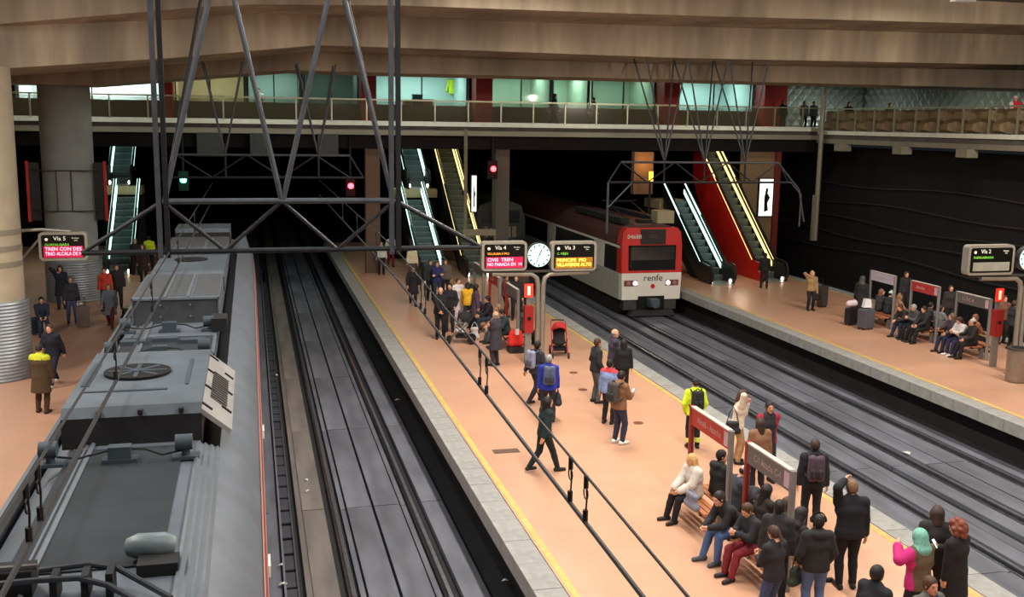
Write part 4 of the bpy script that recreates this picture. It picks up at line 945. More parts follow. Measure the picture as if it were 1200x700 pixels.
# ------------------------------------------------------------------ things people carry
def sdf_obj(name, s, mat, parent=None):
    V, Q = s.get(); return link(name, np_mesh(name, [(V, Q, 0)], [mat]), parent)
def backpack(pi, rgb, label, rgb2=None):
    t = empty('backpack', pi['back']); t.rotation_euler = (0, 0, -R(pi['face'])); t.scale = (pi['sc'],) * 3; tag(t, label, 'backpack')
    m1 = M('pack_%d_%d_%d' % rgb, rgb, .7, 0, .15, 12); m2 = M('pack_%d_%d_%d' % (rgb2 or tuple(int(v * .6) for v in rgb)), rgb2 or tuple(int(v * .6) for v in rgb), .7)
    s = SDF((-.25, -.28, -.36), (.25, .1, .34), .022); s.cap((-.07, -.06, -.18), (-.07, -.05, .15), .09, .08, .04); s.cap((.07, -.06, -.18), (.07, -.05, .15), .09, .08, .04); sdf_obj('bag_body', s, m1, t)
    s = SDF((-.2, -.3, -.36), (.2, .1, .1), .02); s.cap((-.06, -.14, -.15), (-.06, -.14, -.06), .06, .06, .03); s.cap((.06, -.14, -.15), (.06, -.14, -.06), .06, .06, .03); sdf_obj('front_pocket', s, m2, t)
    for x in (-.13, .13): MB().tube([(x, -.02, .16), (x, .1, .21), (x * 1.05, .26 + pi['t'], .14), (x * 1.1, .3 + pi['t'], .0), (x * 1.25, .2, -.15), (x * 1.2, .0, -.2)], .018, 6).build('strap', m2, t, True)
    MB().tube(arc((0, -.02, .21), .04, 0, 180, 6), .012, 6).build('carry_loop', m2, t, True)
    return t
def suitcase(loc, rz, rgb, label, h=.65, handle=True, w_=.44, d=.26):
    t = empty('suitcase', loc, rz); tag(t, label, 'suitcase'); mt = M('case_%d_%d_%d' % rgb, rgb, .4, 0, .12, 8); mk = M('case_trim', (30, 30, 32), .5)
    b = MB(); n = 12; b.prism([(x, z) for x, z in rrect(0, .06 + h / 2, w_, h, .06, 3)], -d / 2, d / 2); b.build('shell', mt, t)
    for k in range(4): MB().bb(-w_ / 2 + .06 + k * (w_ - .12) / 3.3, -w_ / 2 + .09 + k * (w_ - .12) / 3.3, -d / 2 - .008, d / 2 + .008, .12, h - .02).build('rib', mt, t)
    for x in (-1, 1):
        for y in (-1, 1): MB().cyl((x * (w_ / 2 - .06), y * (d / 2 - .05), .035), .035, .03, 10, 'x').build('wheel', mk, t)
    if handle: MB().tube([(-.1, d / 2 - .04, h), (-.1, d / 2 - .04, h + .38), (.1, d / 2 - .04, h + .38), (.1, d / 2 - .04, h)], .012, 6).build('pull_handle', mk, t)
    MB().tube([(-.08, 0, h + .06), (-.06, 0, h + .1), (.06, 0, h + .1), (.08, 0, h + .06)], .012, 6).build('grab_handle', mk, t)
    return t
def handbag(top, rgb, label, w_=.32, h=.26, d=.12, strap=.25, rz=0, cat='bag', name='handbag'):
    t = empty(name, Vector(top) - Vector((0, 0, strap + h)), rz); tag(t, label, cat); mt = M('bag_%d_%d_%d' % rgb, rgb, .6, 0, .12, 10)
    s = SDF((-w_ / 2 - .08, -d / 2 - .08, -.06), (w_ / 2 + .08, d / 2 + .08, h + .08), .02); s.cap((-w_ / 2 + d / 2, 0, d / 2), (w_ / 2 - d / 2, 0, d / 2), d / 2, d / 2, .02); s.cap((-w_ / 2 + d / 2 + .02, 0, h - d * .3), (w_ / 2 - d / 2 - .02, 0, h - d * .3), d * .35, d * .35, .08)
    s.cap((0, 0, d / 2), (0, 0, h - d * .3), d / 2, d * .35, .05, (1, 0, 0), w_ / d * .9); s.plane((0, 0, 0.0), (0, 0, -1)); sdf_obj('bag_body', s, mt, t)
    MB().tube([(-w_ * .36, 0, h - .03), (-w_ * .2, 0, h + strap * .6), (0, 0, h + strap), (w_ * .2, 0, h + strap * .6), (w_ * .36, 0, h - .03)], .011, 6).build('strap', mt, t, True)
    return t
def phone(loc, label, face=0, lit=True):
    o = MB().box((0, 0, 0), (.075, .012, .15)); o = o.build('mobile_phone', M('phone', (30, 30, 34), .3)); o.location = loc; o.rotation_euler = (R(-40), 0, -R(face)); tag(o, label, 'phone')
    sc = MB().box((0, -.007, 0), (.066, .003, .135)).build('screen', M('phone_screen', (220, 230, 240), .3, emit=1.2), o); return o
# ------------------------------------------------------------------ platform displays and clocks
m_case = M('display_case', (150, 144, 132), .45, .2, .08, 5)
m_scr = M('display_screen', (16, 16, 14), .3)
m_let = M('white_print', (225, 222, 205), .5, emit=.35)
LED = {'red': M('led_red', (255, 168, 188), .5, emit=2.2), 'redbg': M('led_red_bg', (170, 20, 60), .5, emit=.9), 'amber': M('led_amber', (255, 200, 80), .5, emit=3.2), 'amberbg': M('led_amber_bg', (150, 100, 20), .5, emit=.6), 'green': M('led_green', (120, 190, 60), .5, emit=.8), 'orange': M('led_orange', (235, 150, 50), .5, emit=1.1), 'off': M('led_off', (150, 150, 136), .5)}
def display(par, cx, z0, w_, h_, via, dest, dcol, rows, col, y=0):
    c = MB().prism(rrect(cx, z0 + h_ / 2, w_, h_, .12), y - .14, y + .14).build('display_case', m_case, par)
    MB().prism(rrect(cx, z0 + h_ / 2, w_ - .16, h_ - .16, .06), y - .15, y - .135).build('screen', m_scr, c)
    x0 = cx - w_ / 2 + .17; yy = y - .155; zt_ = z0 + h_ - .12
    MB().cyl((x0 + .05, yy, zt_ - .09), .045, .012, 12, 'y').build('line_symbol', m_let, c)
    text('lettering', 'Vía ' + via, .17, m_let, at_front(x0 + .24, yy, zt_ - .155), c)
    text('lettering', 'Próximo', .055, m_let, at_front(cx + w_ / 2 - .42, yy, zt_ - .085), c); text('lettering', 'tren', .055, m_let, at_front(cx + w_ / 2 - .36, yy, zt_ - .15), c)
    text('led_text', dest, .1, LED[dcol], at_front(x0, yy, zt_ - .3), c, fit=w_ * .5)
    hb = z0 + .13
    if col == 'off': MB().bb(x0, cx + w_ / 2 - .17, yy - .004, yy + .004, hb, hb + .26).build('led_panel', LED['off'], c)
    else:
        MB().bb(x0 - .04, cx + w_ / 2 - .13, yy, yy + .008, hb - .04, hb + .3).build('led_panel', LED[col + 'bg'], c)
        for k, r_ in enumerate(rows): text('led_text', r_, .145, LED[col], at_front(x0, yy - .004, hb + .14 - .14 * k), c, sx=1.05, fit=w_ - .34)
    return c
def clock(par, cx, cz, r, y=0):
    k = MB().cyl((cx, y, cz), r, .2, 32, 'y').build('clock', M('clock_case', (60, 62, 60), .4), par, True)
    MB().cyl((cx, y - .105, cz), r * .94, .02, 32, 'y').build('clock_face', M('clock_face', (196, 246, 236), .4, emit=.95), k, True)
    for q in range(12):
        a = q * math.pi / 6; b = MB(); b.box(None, (.035, .012, .07), M4=Matrix.Translation((cx + math.sin(a) * r * .8, y - .12, cz + math.cos(a) * r * .8)) @ Matrix.Rotation(a, 4, 'Y')); b.build('hour_mark', m_black, k)
    for a, L, w_ in ((R(25), r * .5, .03), (R(200), r * .68, .02)):
        b = MB(); b.box(None, (w_, .012, L), M4=Matrix.Translation((cx + math.sin(a) * L / 2, y - .125, cz + math.cos(a) * L / 2)) @ Matrix.Rotation(a, 4, 'Y')); b.build('clock_hand', m_black, k)
m_pole = M('sign_pole', (146, 140, 128), .4, .4, .08, 6)
def mast(x, y, label, cl, cr, zc, clk):
    t = empty('display_mast', (x, y, 0)); tag(t, label, 'sign')
    for s in (-1, 1): MB().tube([(s * .085, 0, 0), (s * .085, 0, zc - .95), (s * .13, 0, zc - .72), (s * .3, 0, zc - .6), (s * 1.55, 0, zc - .57)], .075, 10).build('pole', m_pole, t, True)
    MB().bb(-.25, .25, -.2, .2, 0, .04).build('base_plate', m_pole, t); MB().bb(-1.9, 1.9, -.06, .06, zc - .54, zc - .47).build('carrier_bar', M('carrier', (60, 58, 54), .5), t)
    clock(t, clk, zc, .38)
    return t
t = mast(8.63, 30.46, 'display mast with round clock between screens reading Via 4 and Via 3', 0, 0, 3.41, -.1)
display(t, -1.2, 2.95, 1.42, .9, '4', 'VILLALBA-P.PIO', 'orange', ['CIVIS  TREN', 'NO PARADA EN  14'], 'red'); display(t, 1.02, 2.9, 1.46, .92, '3', 'C. VIEJO', 'green', ['PRINCIPE  PIO', 'VILLAVERDE ALTO'], 'amber')
t = mast(22.62, 26.2, 'display mast with round clock and blank screen reading Via 2 on the right platform', 0, 0, 3.6, .05)
display(t, -1.33, 3.14, 1.6, .9, '2', 'FUENLABRADA', 'green', [], 'off'); display(t, 1.33, 3.14, 1.5, .9, '1', 'PARLA', 'green', [], 'off')
t = empty('platform_display', (-5.4, 32.6, 0)); tag(t, 'hanging display reading Via 5 with pink rows beside the thick column', 'sign')
display(t, 0, 3.22, 1.34, .84, '5', 'GUADALAJARA', 'green', ['TREN CON DES', 'TINO ALCALA DE H'], 'red')
MB().tube([(-1.2, 0, 4.1), (-.6, .1, 4.12), (.2, .1, 4.05)], .05, 8).build('support_arm', m_pole, t, True); MB().tube([(-1.25, 0, 3.2), (-.62, .05, 3.9)], .04, 8).build('support_arm', m_pole, t, True)
# ------------------------------------------------------------------ benches under sign boards
m_post = M('bench_post', (134, 132, 130), .4, .3, .06, 6); m_postr = M('bench_post_red', (150, 52, 48), .45)
m_seat = M('bench_slat', (176, 112, 76), .5, 0, .12, 6, stretch=(3, .5, 1))
def bench(x, y0, y1, rgb, txt, label, far_red=False, h=2.03):
    t = empty('sign_bench', (x, (y0 + y1) / 2, 0)); tag(t, label, 'bench'); L = (y1 - y0) / 2; mb = M('board_%d_%d_%d' % rgb, rgb, .45, 0, .06, 4)
    for s in (-1, 1): MB().cyl((0, s * L, h / 2), .055, h, 12).build('post', m_postr if (far_red and s == 1) else m_post, t, True)
    bd = MB().bb(-.035, .035, -L + .05, L - .05, h - .36, h - .01).build('sign_board', mb, t)
    MB().bb(-.05, .05, -L + .05, L - .05, h - .02, h + .005).build('board_cap', M('board_cap', (190, 184, 176), .4), bd)
    if txt:
        m4 = Matrix.Translation((-.037, L * .62, h - .28)) @ Matrix(((0, 0, -1, 0), (-1, 0, 0, 0), (0, 1, 0, 0), (0, 0, 0, 1)))
        text('lettering', txt, .17, M('board_print', (196, 166, 160), .5), m4, bd, .002, fit=L * 1.2)
        MB().bb(-.038, -.034, -L + .06, -L + .22, h - .32, h - .06).build('line_tile', M('line_tile', (206, 176, 186), .5), bd)
    for s in (-1, 1):
        for k in range(3): MB().bb(s * (.13 + .12 * k) - .05, s * (.13 + .12 * k) + .05, -L + .1, L - .1, .41, .45).build('seat_slat', m_seat, t)
        for k in range(2): MB().bb(-.42, .42, -L * .7 + k * L * 1.4 - .03, -L * .7 + k * L * 1.4 + .03, .36, .41).build('seat_bearer', m_post, t)
    for k in range(2): MB().bb(-.05, .05, -L * .7 + k * L * 1.4 - .05, -L * .7 + k * L * 1.4 + .05, 0, .36).build('bench_leg', m_post, t)
    return t
RED, GRY, LAV = (186, 52, 48), (104, 100, 100), (190, 188, 206)
bench(8.22, 16.3, 18.0, RED, 'Alcalá - Atocha', 'bench under a red sign board with a red post, near the hi-vis worker', True)
bench(8.22, 14.1, 15.65, GRY, 'C-1 Atocha C-4', 'bench under a grey sign board crowded with seated passengers on the island', True)
bench(8.4, 37.6, 39.2, GRY, '', 'bench under a grey board behind the stroller'); bench(8.4, 34.9, 36.5, RED, 'Atocha', 'bench under a red board behind the man in a long grey coat', True); bench(8.4, 32.3, 33.9, GRY, '', 'bench under a grey board behind the red bag, beside the display mast', True)
bench(23.05, 33.2, 34.75, LAV, 'Cercanías', 'bench under a pale lavender board beside two suitcases'); bench(23.05, 30.65, 32.2, RED, 'Atocha', 'bench under a red board on the right platform'); bench(23.05, 28.05, 29.7, GRY, 'C-3 C-4', 'bench under a dark grey board beside the fire cabinet post')
bench(-8.3, 36.2, 37.8, RED, 'Atocha', 'bench under a red board behind the thick column')
# fire posts, bin
def fire_post(x, y, label):
    t = empty('fire_cabinet_post', (x, y, 0)); tag(t, label, 'fire post')
    MB().bb(-.1, .1, -.05, .05, 0, 1.2).build('post', m_post, t); MB().bb(-.05, .05, .02, .1, 0, 2.5).build('rear_post', m_post, t)
    MB().prism(rrect(0, 1.42, .28, .85, .05), -.13, .1).build('cabinet', M('cabinet_red', (150, 34, 32), .45), t); MB().cyl((0, -.14, 1.45), .06, .02, 12, 'y').build('cabinet_lock', m_black, t)
    s = MB().bb(-.14, .14, -.04, .0, 2.1, 2.52).build('fire_sign', M('fire_sign', (230, 60, 40), .5, emit=.5), t); MB().bb(-.045, .045, -.045, -.04, 2.17, 2.45).build('extinguisher_symbol', M('fs_white', (255, 220, 190), .5, emit=.8), s)
fire_post(gp(618, 426).x, gp(618, 426).y, 'red fire cabinet on a post in front of the island display mast'); fire_post(gp(1163, 430).x, gp(1163, 430).y, 'red fire cabinet on a post beside the right platform display mast')
t = empty('litter_bin', gp(1190, 447)); tag(t, 'round brushed metal litter bin at the foot of the right display mast', 'bin'); MB().cyl((0, 0, .5), .3, .95, 24).build('bin_body', M('bin', (150, 136, 122), .35, .6), t, True); MB().cyl((0, 0, 1.0), .32, .06, 24).build('bin_rim', M('bin_rim', (96, 90, 84), .4, .6), t, True); MB().cyl((0, 0, 1.035), .2, .01, 20).build('bin_opening', m_black, t)
# strollers
def stroller(loc, rz, frame, seat, hood_, label):
    t = empty('stroller', loc, rz); tag(t, label, 'stroller'); mf = M('str_%d_%d_%d' % frame, frame, .4, .3); ms = M('str_%d_%d_%d' % seat, seat, .8); mh = M('str_%d_%d_%d' % hood_, hood_, .8)
    for s in (-1, 1):
        MB().tube([(s * .24, .42, .12), (s * .24, 0, .5), (s * .24, -.45, 1.02), (s * .2, -.52, 1.08)], .018, 6).build('frame_tube', mf, t, True); MB().tube([(s * .24, -.32, .14), (s * .24, .1, .52), (s * .24, .2, .6)], .018, 6).build('frame_tube', mf, t, True)
        for y, r_ in ((.44, .1), (-.34, .14)): MB().cyl((s * .26, y, r_), r_, .05, 16, 'x').build('wheel', m_hand, t, True)
    MB().tube([(-.2, -.52, 1.08), (.2, -.52, 1.08)], .022, 8).build('handle_bar', m_hand, t, True)
    s = SDF((-.35, -.5, .2), (.35, .5, 1.2), .025); s.cap((0, .15, .45), (0, -.05, .42), .07, .08, .05, (1, 0, 0), 2.6); s.cap((0, -.05, .45), (0, -.24, .85), .07, .07, .05, (1, 0, 0), 2.8); sdf_obj('seat_sling', s, ms, t)
    s = SDF((-.35, -.55, .5), (.35, .4, 1.3), .025); s.ell((0, -.12, .86), (.24, .27, .24)); s.ell((0, -.02, .74), (.22, .3, .22), cut=True); sdf_obj('hood', s, mh, t)
    MB().bb(-.2, .2, -.25, .2, .2, .3).build('basket', m_hand, t)
    return t
stroller(gp(541, 402), R(75), (60, 62, 66), (214, 212, 210), (40, 40, 44), 'black stroller with a white seat beside the man in black'); stroller(gp(655, 417), R(170), (170, 40, 44), (30, 26, 28), (176, 40, 46), 'red framed stroller with a black seat near the display mast')

# ------------------------------------------------------------------ people
BK, NV, GR, BR = (26, 26, 30), (34, 40, 60), (74, 76, 82), (96, 74, 56)
JN = (62, 84, 124); DJ = (40, 48, 66)
dk, bn, bl, gy = (28, 22, 20), (70, 46, 32), (206, 164, 104), (150, 146, 142)
def S(px, py, z=.5): v = gp(px, py, z); v.z = 0; return v
def FT(px, hy, h=1.72):                     # feet below a head seen at hy
    fy = hy + 60
    for _ in range(30):
        g = gp(px, fy); q = np.array([g.x, g.y, h - CAM_H]) @ AX; fy += (hy - (350 + F_PX * q[1] / q[2])) * .7
    return gp(px, fy)
pr = person
# island platform, open part
pr(gp(637, 553), 80, 'long haired woman in dark green walking past the yellow line', 'walk2', 1.7, ('jacket', (26, 44, 44)), (22, 34, 32), hair=('long', dk))
a = pr(gp(724, 520), 65, 'man in brown jacket and white shoes reading his phone', 'phone', 1.76, ('jacket', (126, 92, 66)), (44, 50, 70), (236, 236, 232), ('short', dk), 'b', hood=True); backpack(a, (66, 66, 64), 'dark grey backpack on the man in the brown jacket'); phone(a['hr'] + Vector((0, 0, .05)), 'mobile phone in the hands of the man in brown', a['face'])
pr(gp(712, 497), 45, 'person in pale blue jacket with red scarf beside the brown jacketed man', 'stand', 1.66, ('jacket', (128, 150, 196)), (28, 28, 34), hair=('short', dk), patch=((196, 60, 70), lambda x, y, z: z > .47))
pr(gp(697, 472), 85, 'dark jacketed man with brown hair facing the tracks', 'pockets', 1.78, ('jacket', (36, 38, 42)), (84, 84, 86), hair=('short', bn))
pr(gp(717, 458), 95, 'balding man in dark purple jacket facing the tracks', 'fold', 1.78, ('jacket', (58, 50, 70)), (40, 40, 48), hair=('balding', gy))
pr(gp(729, 464), 20, 'woman with long black hair in black by the platform edge', 'stand', 1.6, ('jacket', BK), BK, hair=('long', dk))
a = pr(FT(642, 416, 1.72), 12, 'grey haired man in bright blue jacket', 'stand2', 1.72, ('jacket', (34, 56, 168)), (40, 42, 50), hair=('short', gy)); backpack(a, (84, 92, 118), 'grey blue backpack on the man in bright blue')
handbag(a['hr'] + Vector((0, 0, .03)), (34, 36, 48), 'dark travel bag in the hand of the man in bright blue', .42, .3, .18, .14, R(80))
a = pr(gp(627, 472), 60, 'dark haired person stepping forward behind the man in blue', 'walk', 1.72, ('jacket', (44, 48, 62)), (30, 30, 36), hair=('short', dk)); backpack(a, (138, 142, 164), 'pale grey backpack on the walker behind the man in blue')
a = pr(gp(812, 526), 8, 'worker in yellow hi-vis jacket and black trousers', 'pockets', 1.68, ('jacket', (206, 232, 50)), (28, 28, 34), hair=('cap', (30, 30, 34))); backpack(a, (32, 34, 34), 'black backpack on the hi-vis worker')
ly = a['root']; 
for s in (-1, 1): MB().cyl((s * .115, .01, .22), .068, .1, 14).build('reflective_band', M('reflect', (206, 226, 90), .5), ly, True)
a = pr(FT(862, 456, 1.7), 110, 'woman in cream jacket rubbing her face beside the tracks', 'face', 1.7, ('jacket', (214, 202, 184)), (168, 132, 96), hair=('bob', bn)); handbag(a['chest'] + Vector((-.22, -.12, .1)), (30, 28, 30), 'black shoulder bag of the woman in cream', .36, .28, .14, .34, R(-20))
pr(FT(896, 470, 1.76), 185, 'bearded man in black and crimson jacket facing the brown coated woman', 'back', 1.76, ('jacket', (150, 36, 58)), (40, 40, 46), hair=('short', dk), skin='b', patch=((40, 40, 46), lambda x, y, z: abs(x) < .13))
pr(gp(887, 580), 5, 'long haired woman in brown coat and black leggings', 'stand', 1.62, ('jacket', (136, 98, 74)), (24, 22, 26), hair=('long', (56, 40, 32)))
a = pr(FT(949, 515, 1.76), 20, 'man in dark jacket standing behind the grey sign board', 'stand', 1.76, ('jacket', (34, 32, 40)), (28, 28, 34), hair=('short', (60, 46, 40))); backpack(a, (74, 60, 72), 'dark plum backpack on the man behind the grey board')
pr(gp(991, 690), 15, 'tall man in black with one hand on his head', 'handhead', 1.84, ('jacket', (24, 25, 32)), (20, 20, 26), hair=('short', (118, 88, 66)), build=1.12, vox=.022)
# seated on the two near benches
a = pr(Vector((7.98, 17.3, 0)), -98, 'blonde woman in cream coat seated under the red board', 'sit', 1.68, ('puffer', (206, 198, 188)), (26, 24, 28), hair=('bob', bl), vox=.022)
handbag(Vector((7.72, 16.75, .8)), (120, 124, 140), 'pale grey blue bag beside the seated blonde woman', .46, .3, .14, .06, R(95))
pr(Vector((8.5, 17.25, 0)), 75, 'dark haired man in black hooded jacket seated behind the blonde woman', 'sit_talk', 1.74, ('jacket', (34, 36, 38)), DJ, hair=('short', dk), hood=True)
pr(Vector((8.5, 16.55, 0)), 95, 'person in grey knitted hat seated behind the red board post', 'sit_phone', 1.66, ('puffer', (50, 52, 60)), BK, hair=('beanie', (196, 190, 186)))
pr(Vector((7.93, 15.45, 0)), -100, 'man in black jacket and blue jeans leaning forward on the bench', 'sit_fwd', 1.78, ('jacket', (34, 34, 38)), (76, 100, 146), (70, 70, 78), ('short', (50, 40, 36)), vox=.022)
pr(Vector((7.93, 14.78, 0)), -100, 'person in black coat and burgundy trousers seated next to the man in jeans', 'sit_phone', 1.68, ('jacket', (44, 44, 48)), (122, 34, 44), (34, 26, 28), ('short', bn), vox=.022)
pr(Vector((8.5, 15.5, 0)), 80, 'woman with very long dark hair seated behind the man in jeans', 'sit', 1.66, ('jacket', (44, 36, 34)), BK, hair=('long', dk))
pr(Vector((8.5, 14.9, 0)), 85, 'brown haired person seated behind the burgundy trousers', 'sit_phone', 1.66, ('jacket', (52, 50, 50)), DJ, hair=('bob', bn))
pr(Vector((8.5, 14.35, 0)), 85, 'person in dark hood seated at the bench end', 'sit', 1.66, ('jacket', (38, 36, 40)), BK, hair=('hood', (32, 30, 34)))
pr(FT(903, 617, 1.6), -20, 'brown haired woman in black jacket and jeans standing before the bench', 'phone', 1.6, ('jacket', (38, 38, 42)), (58, 70, 104), hair=('ponytail', (66, 44, 36)), vox=.022)
a = pr(FT(952, 603, 1.72), 12, 'person in black hooded jacket and jeans wearing headphones', 'pockets', 1.72, ('jacket', (36, 36, 38)), (84, 108, 150), hair=('short', dk), hood=True, vox=.022)
rm = a['mat']; hp = empty('headphones', rm @ Vector((0, .06, 1.66))); hp.rotation_euler.z = -R(12); tag(hp, 'black over ear headphones worn by the person in jeans', 'headphones'); MB().tube(arc((0, -.02, 0), .105, 0, 180, 10), .012, 6).build('head_band', m_black, hp, True)
for s in (-1, 1): MB().cyl((s * .1, -.02, -.01), .042, .035, 14, 'x').build('ear_cup', m_black, hp, True)
handbag(a['hl'] + Vector((-.05, .02, .25)), (44, 52, 44), 'dark green shoulder bag of the person with headphones', .36, .28, .14, .3, R(30))
pr(FT(926, 594, 1.72) + Vector((-.1, .35, 0)), 40, 'short dark haired person standing half hidden by the grey post', 'stand', 1.7, ('jacket', (44, 42, 44)), BK, hair=('short', dk))
pr(FT(1016, 663, 1.72), 70, 'short haired man in dark jacket looking towards the tracks', 'stand', 1.72, ('jacket', (30, 32, 40)), BK, hair=('short', dk), skin='c', vox=.022)
pr(FT(1060, 672, 1.68) + Vector((.15, -.1, 0)), 175, 'person in grey jacket with dark strap facing the bench', 'stand', 1.68, ('jacket', (84, 84, 80)), BK, hair=('short', bn), skin='b', vox=.022, patch=((36, 40, 66), lambda x, y, z: abs(x - .08 + z * .3) < .05 and y > 0))
pr(FT(1070, 620, 1.7), -15, 'person in brown fur collar and teal hat waving a hand', pose(hl=(-.32, .16, 1.5), hr=(.2, .3, 1.1)), 1.68, ('puffer', (92, 76, 58)), BK, hair=('hood', (116, 176, 160)), vox=.022, patch=((186, 34, 110), lambda x, y, z: x < -.2))
pr(FT(1089, 593, 1.74), 25, 'brown haired person in dark coat beside the track edge', 'stand', 1.74, ('jacket', (40, 36, 38)), BK, hair=('bob', (58, 42, 38)))
a = pr(FT(1114, 610, 1.72), -25, 'woman with curly auburn hair in long black coat holding a phone', 'phone1', 1.72, ('coat', (26, 24, 28)), BK, hair=('curly', (120, 62, 46)), vox=.022, build=1.08); phone(a['hr'] + Vector((0, 0, .04)), 'lit mobile phone held by the auburn haired woman', a['face'])
# far half of the island
pr(gp(516, 397), 185, 'balding man in long black jacket standing in front of the stroller', 'clasp', 1.82, ('jacket', (24, 22, 26)), (22, 20, 24), hair=('balding', (120, 100, 90)), build=1.1)
pr(gp(527, 389), 200, 'person in black jacket beside the balding man in black', 'pockets', 1.78, ('jacket', (34, 32, 36)), (36, 34, 40), hair=('short', dk))
pr(gp(536, 380), 160, 'person dressed all in white behind the stroller', 'stand', 1.74, ('coat', (214, 206, 206)), (208, 202, 204), (200, 200, 200), ('short', bn))
pr(FT(549, 330, 1.7), 5, 'person in bright yellow jacket among the island crowd', 'lean_down', 1.7, ('jacket', (224, 172, 34)), GR, hair=('bob', dk))
pr(gp(484, 358), 185, 'woman in black coat walking from the escalators', 'walk', 1.66, ('coat', (28, 28, 32)), (30, 30, 34), hair=('bob', bn), vox=.03)
pr(gp(504, 352), 175, 'person in dark green standing behind the blue jacketed man', 'stand', 1.74, ('jacket', (44, 52, 50)), BK, hair=('short', bn), vox=.03)
pr(gp(512, 354), 182, 'man in navy blue jacket with folded arms near the escalators', 'fold', 1.72, ('jacket', (38, 44, 92)), DJ, hair=('short', (110, 70, 50)), vox=.03)
pr(gp(522, 350), 190, 'person in grey standing right of the navy jacketed man', 'stand', 1.7, ('jacket', (92, 88, 84)), BK, hair=('long', bn), vox=.03)
pr(gp(458, 312), 180, 'person in white top with red bag stepping off the escalator', 'walk', 1.7, ('sweater', (226, 222, 220)), (120, 34, 40), hair=('short', dk), vox=.03)
pr(gp(447, 322), 185, 'person in pale shirt by the brown column', 'stand', 1.66, ('sweater', (200, 204, 196)), BK, hair=('short', dk), vox=.03)
pr(gp(483, 330), 180, 'person in light top standing before the lower escalator', 'stand', 1.7, ('sweater', (216, 208, 176)), GR, hair=('short', dk), vox=.03)
a = pr(gp(581, 429), -35, 'old man in long grey coat carrying a folded jacket', 'fold', 1.72, ('coat', (54, 52, 62)), (46, 44, 54), hair=('balding', gy))
o = MB(); o.tube([(-.28, 0, 0), (0, .02, .02), (.28, 0, -.03)], [.05, .07, .04], 10); o = o.build('folded_jacket', M('foldj', (120, 122, 128), .8), None, True); o.location = a['mat'] @ Vector((.1, .28, 1.1)); o.rotation_euler.z = R(35); tag(o, 'folded grey jacket over the arm of the old man', 'jacket')
for (x, y, f, ps, c, b_, hr, lb) in ((8.1, 38.2, -95, 'sit', (64, 52, 84), DJ, ('short', dk), 'person in dark purple seated under the far grey board'), (8.1, 37.75, -100, 'sit_phone', (40, 38, 46), BK, ('long', dk), 'person in black seated beside the dark purple one'), (8.1, 36.1, -95, 'sit_fwd', (48, 40, 62), BK, ('short', bn), 'person bending forward on the bench under the far red board'), (8.1, 35.3, -95, 'sit', (36, 34, 40), DJ, ('short', dk), 'person in charcoal seated behind the old man in grey'),
        (8.1, 33.6, -95, 'sit', (150, 132, 104), GR, ('bob', (140, 120, 96)), 'person in tan jacket seated beside the red bag'), (8.1, 32.75, -95, 'sit_phone', (44, 60, 66), BK, ('short', dk), 'person in dark teal seated near the fire cabinet'), (8.7, 33.0, 90, 'sit', (60, 64, 60), BK, ('short', dk), 'person in olive grey seated with back to the old man')):
    pr(Vector((x, y, 0)), f, lb, ps, 1.72, ('jacket', c), b_, hair=hr, vox=.03)
pr(FT(604, 322, 1.74), 190, 'person in black standing under the Via 4 screen', 'stand', 1.74, ('jacket', (36, 30, 30)), BK, hair=('short', dk), vox=.03)
pr(FT(612, 316, 1.8), 170, 'tall person in dark brown standing under the clock', 'pockets', 1.8, ('jacket', (58, 44, 38)), BK, hair=('short', dk), vox=.03)
pr(gp(557, 386), 90, 'person in mauve coat standing behind the old man', 'stand', 1.66, ('coat', (84, 66, 84)), BK, hair=('bob', dk), vox=.03)
pr(gp(591, 372), 100, 'person in brick red jacket deep in the island crowd', 'stand', 1.7, ('jacket', (116, 60, 56)), BK, hair=('short', bn), vox=.03)
handbag(gp(556, 398) + Vector((0, 0, .62)), (226, 222, 216), 'white carrier bag standing beside the stroller', .34, .4, .16, .2, 0, 'bag', 'carrier_bag')
t = empty('travel_bag', gp(604, 413)); tag(t, 'bright red rucksack on a dark bag by the fire cabinet', 'bag'); s = SDF((-.4, -.3, -.05), (.4, .3, .9), .025); s.cap((-.1, 0, .34), (-.08, 0, .62), .17, .14, .05); s.cap((.1, 0, .34), (.08, 0, .62), .17, .14, .05); s.plane((0, 0, .16), (0, 0, -1)); sdf_obj('rucksack', s, M('rucksack', (220, 44, 40), .7), t); MB().prism(rrect(0, .1, .5, .2, .05), -.2, .2).build('base_bag', M('basebag', (40, 34, 36), .7), t)
MB().bb(-.05, .06, -.19, -.1, .62, .8).build('white_label', M('whitelab', (230, 226, 220), .7), t)
# column platform
a = pr(FT(73, 311), 175, 'dark haired woman in navy coat on the phone by the grey column', 'call', 1.72, ('coat', (30, 36, 50)), (36, 40, 56), hair=('long', dk), vox=.03)
a = pr(FT(85, 324), 165, 'man in dark jacket and jeans leaning on his suitcase', 'stand2', 1.72, ('jacket', (44, 46, 54)), (66, 78, 104), hair=('short', (90, 76, 66)), vox=.03)
handbag(a['hl'] + Vector((0, 0, .02)), (206, 206, 208), 'white carrier bag in the hand of the man with the suitcase', .3, .34, .12, .08, 0, 'bag', 'carrier_bag'); suitcase(gp(98, 384), R(10), (112, 100, 92), 'brown grey suitcase with raised handle beside the grey column', .72)
suitcase(gp(41, 392), R(20), (40, 42, 48), 'dark suitcase the navy sitter rests on', .5, False, .5, .34)
pr(gp(47, 392) + Vector((.1, .0, 0)), 165, 'man in navy jacket sitting on his case by the thick column', 'sit', 1.7, ('jacket', (34, 40, 60)), (40, 50, 76), hair=('short', dk), vox=.03)
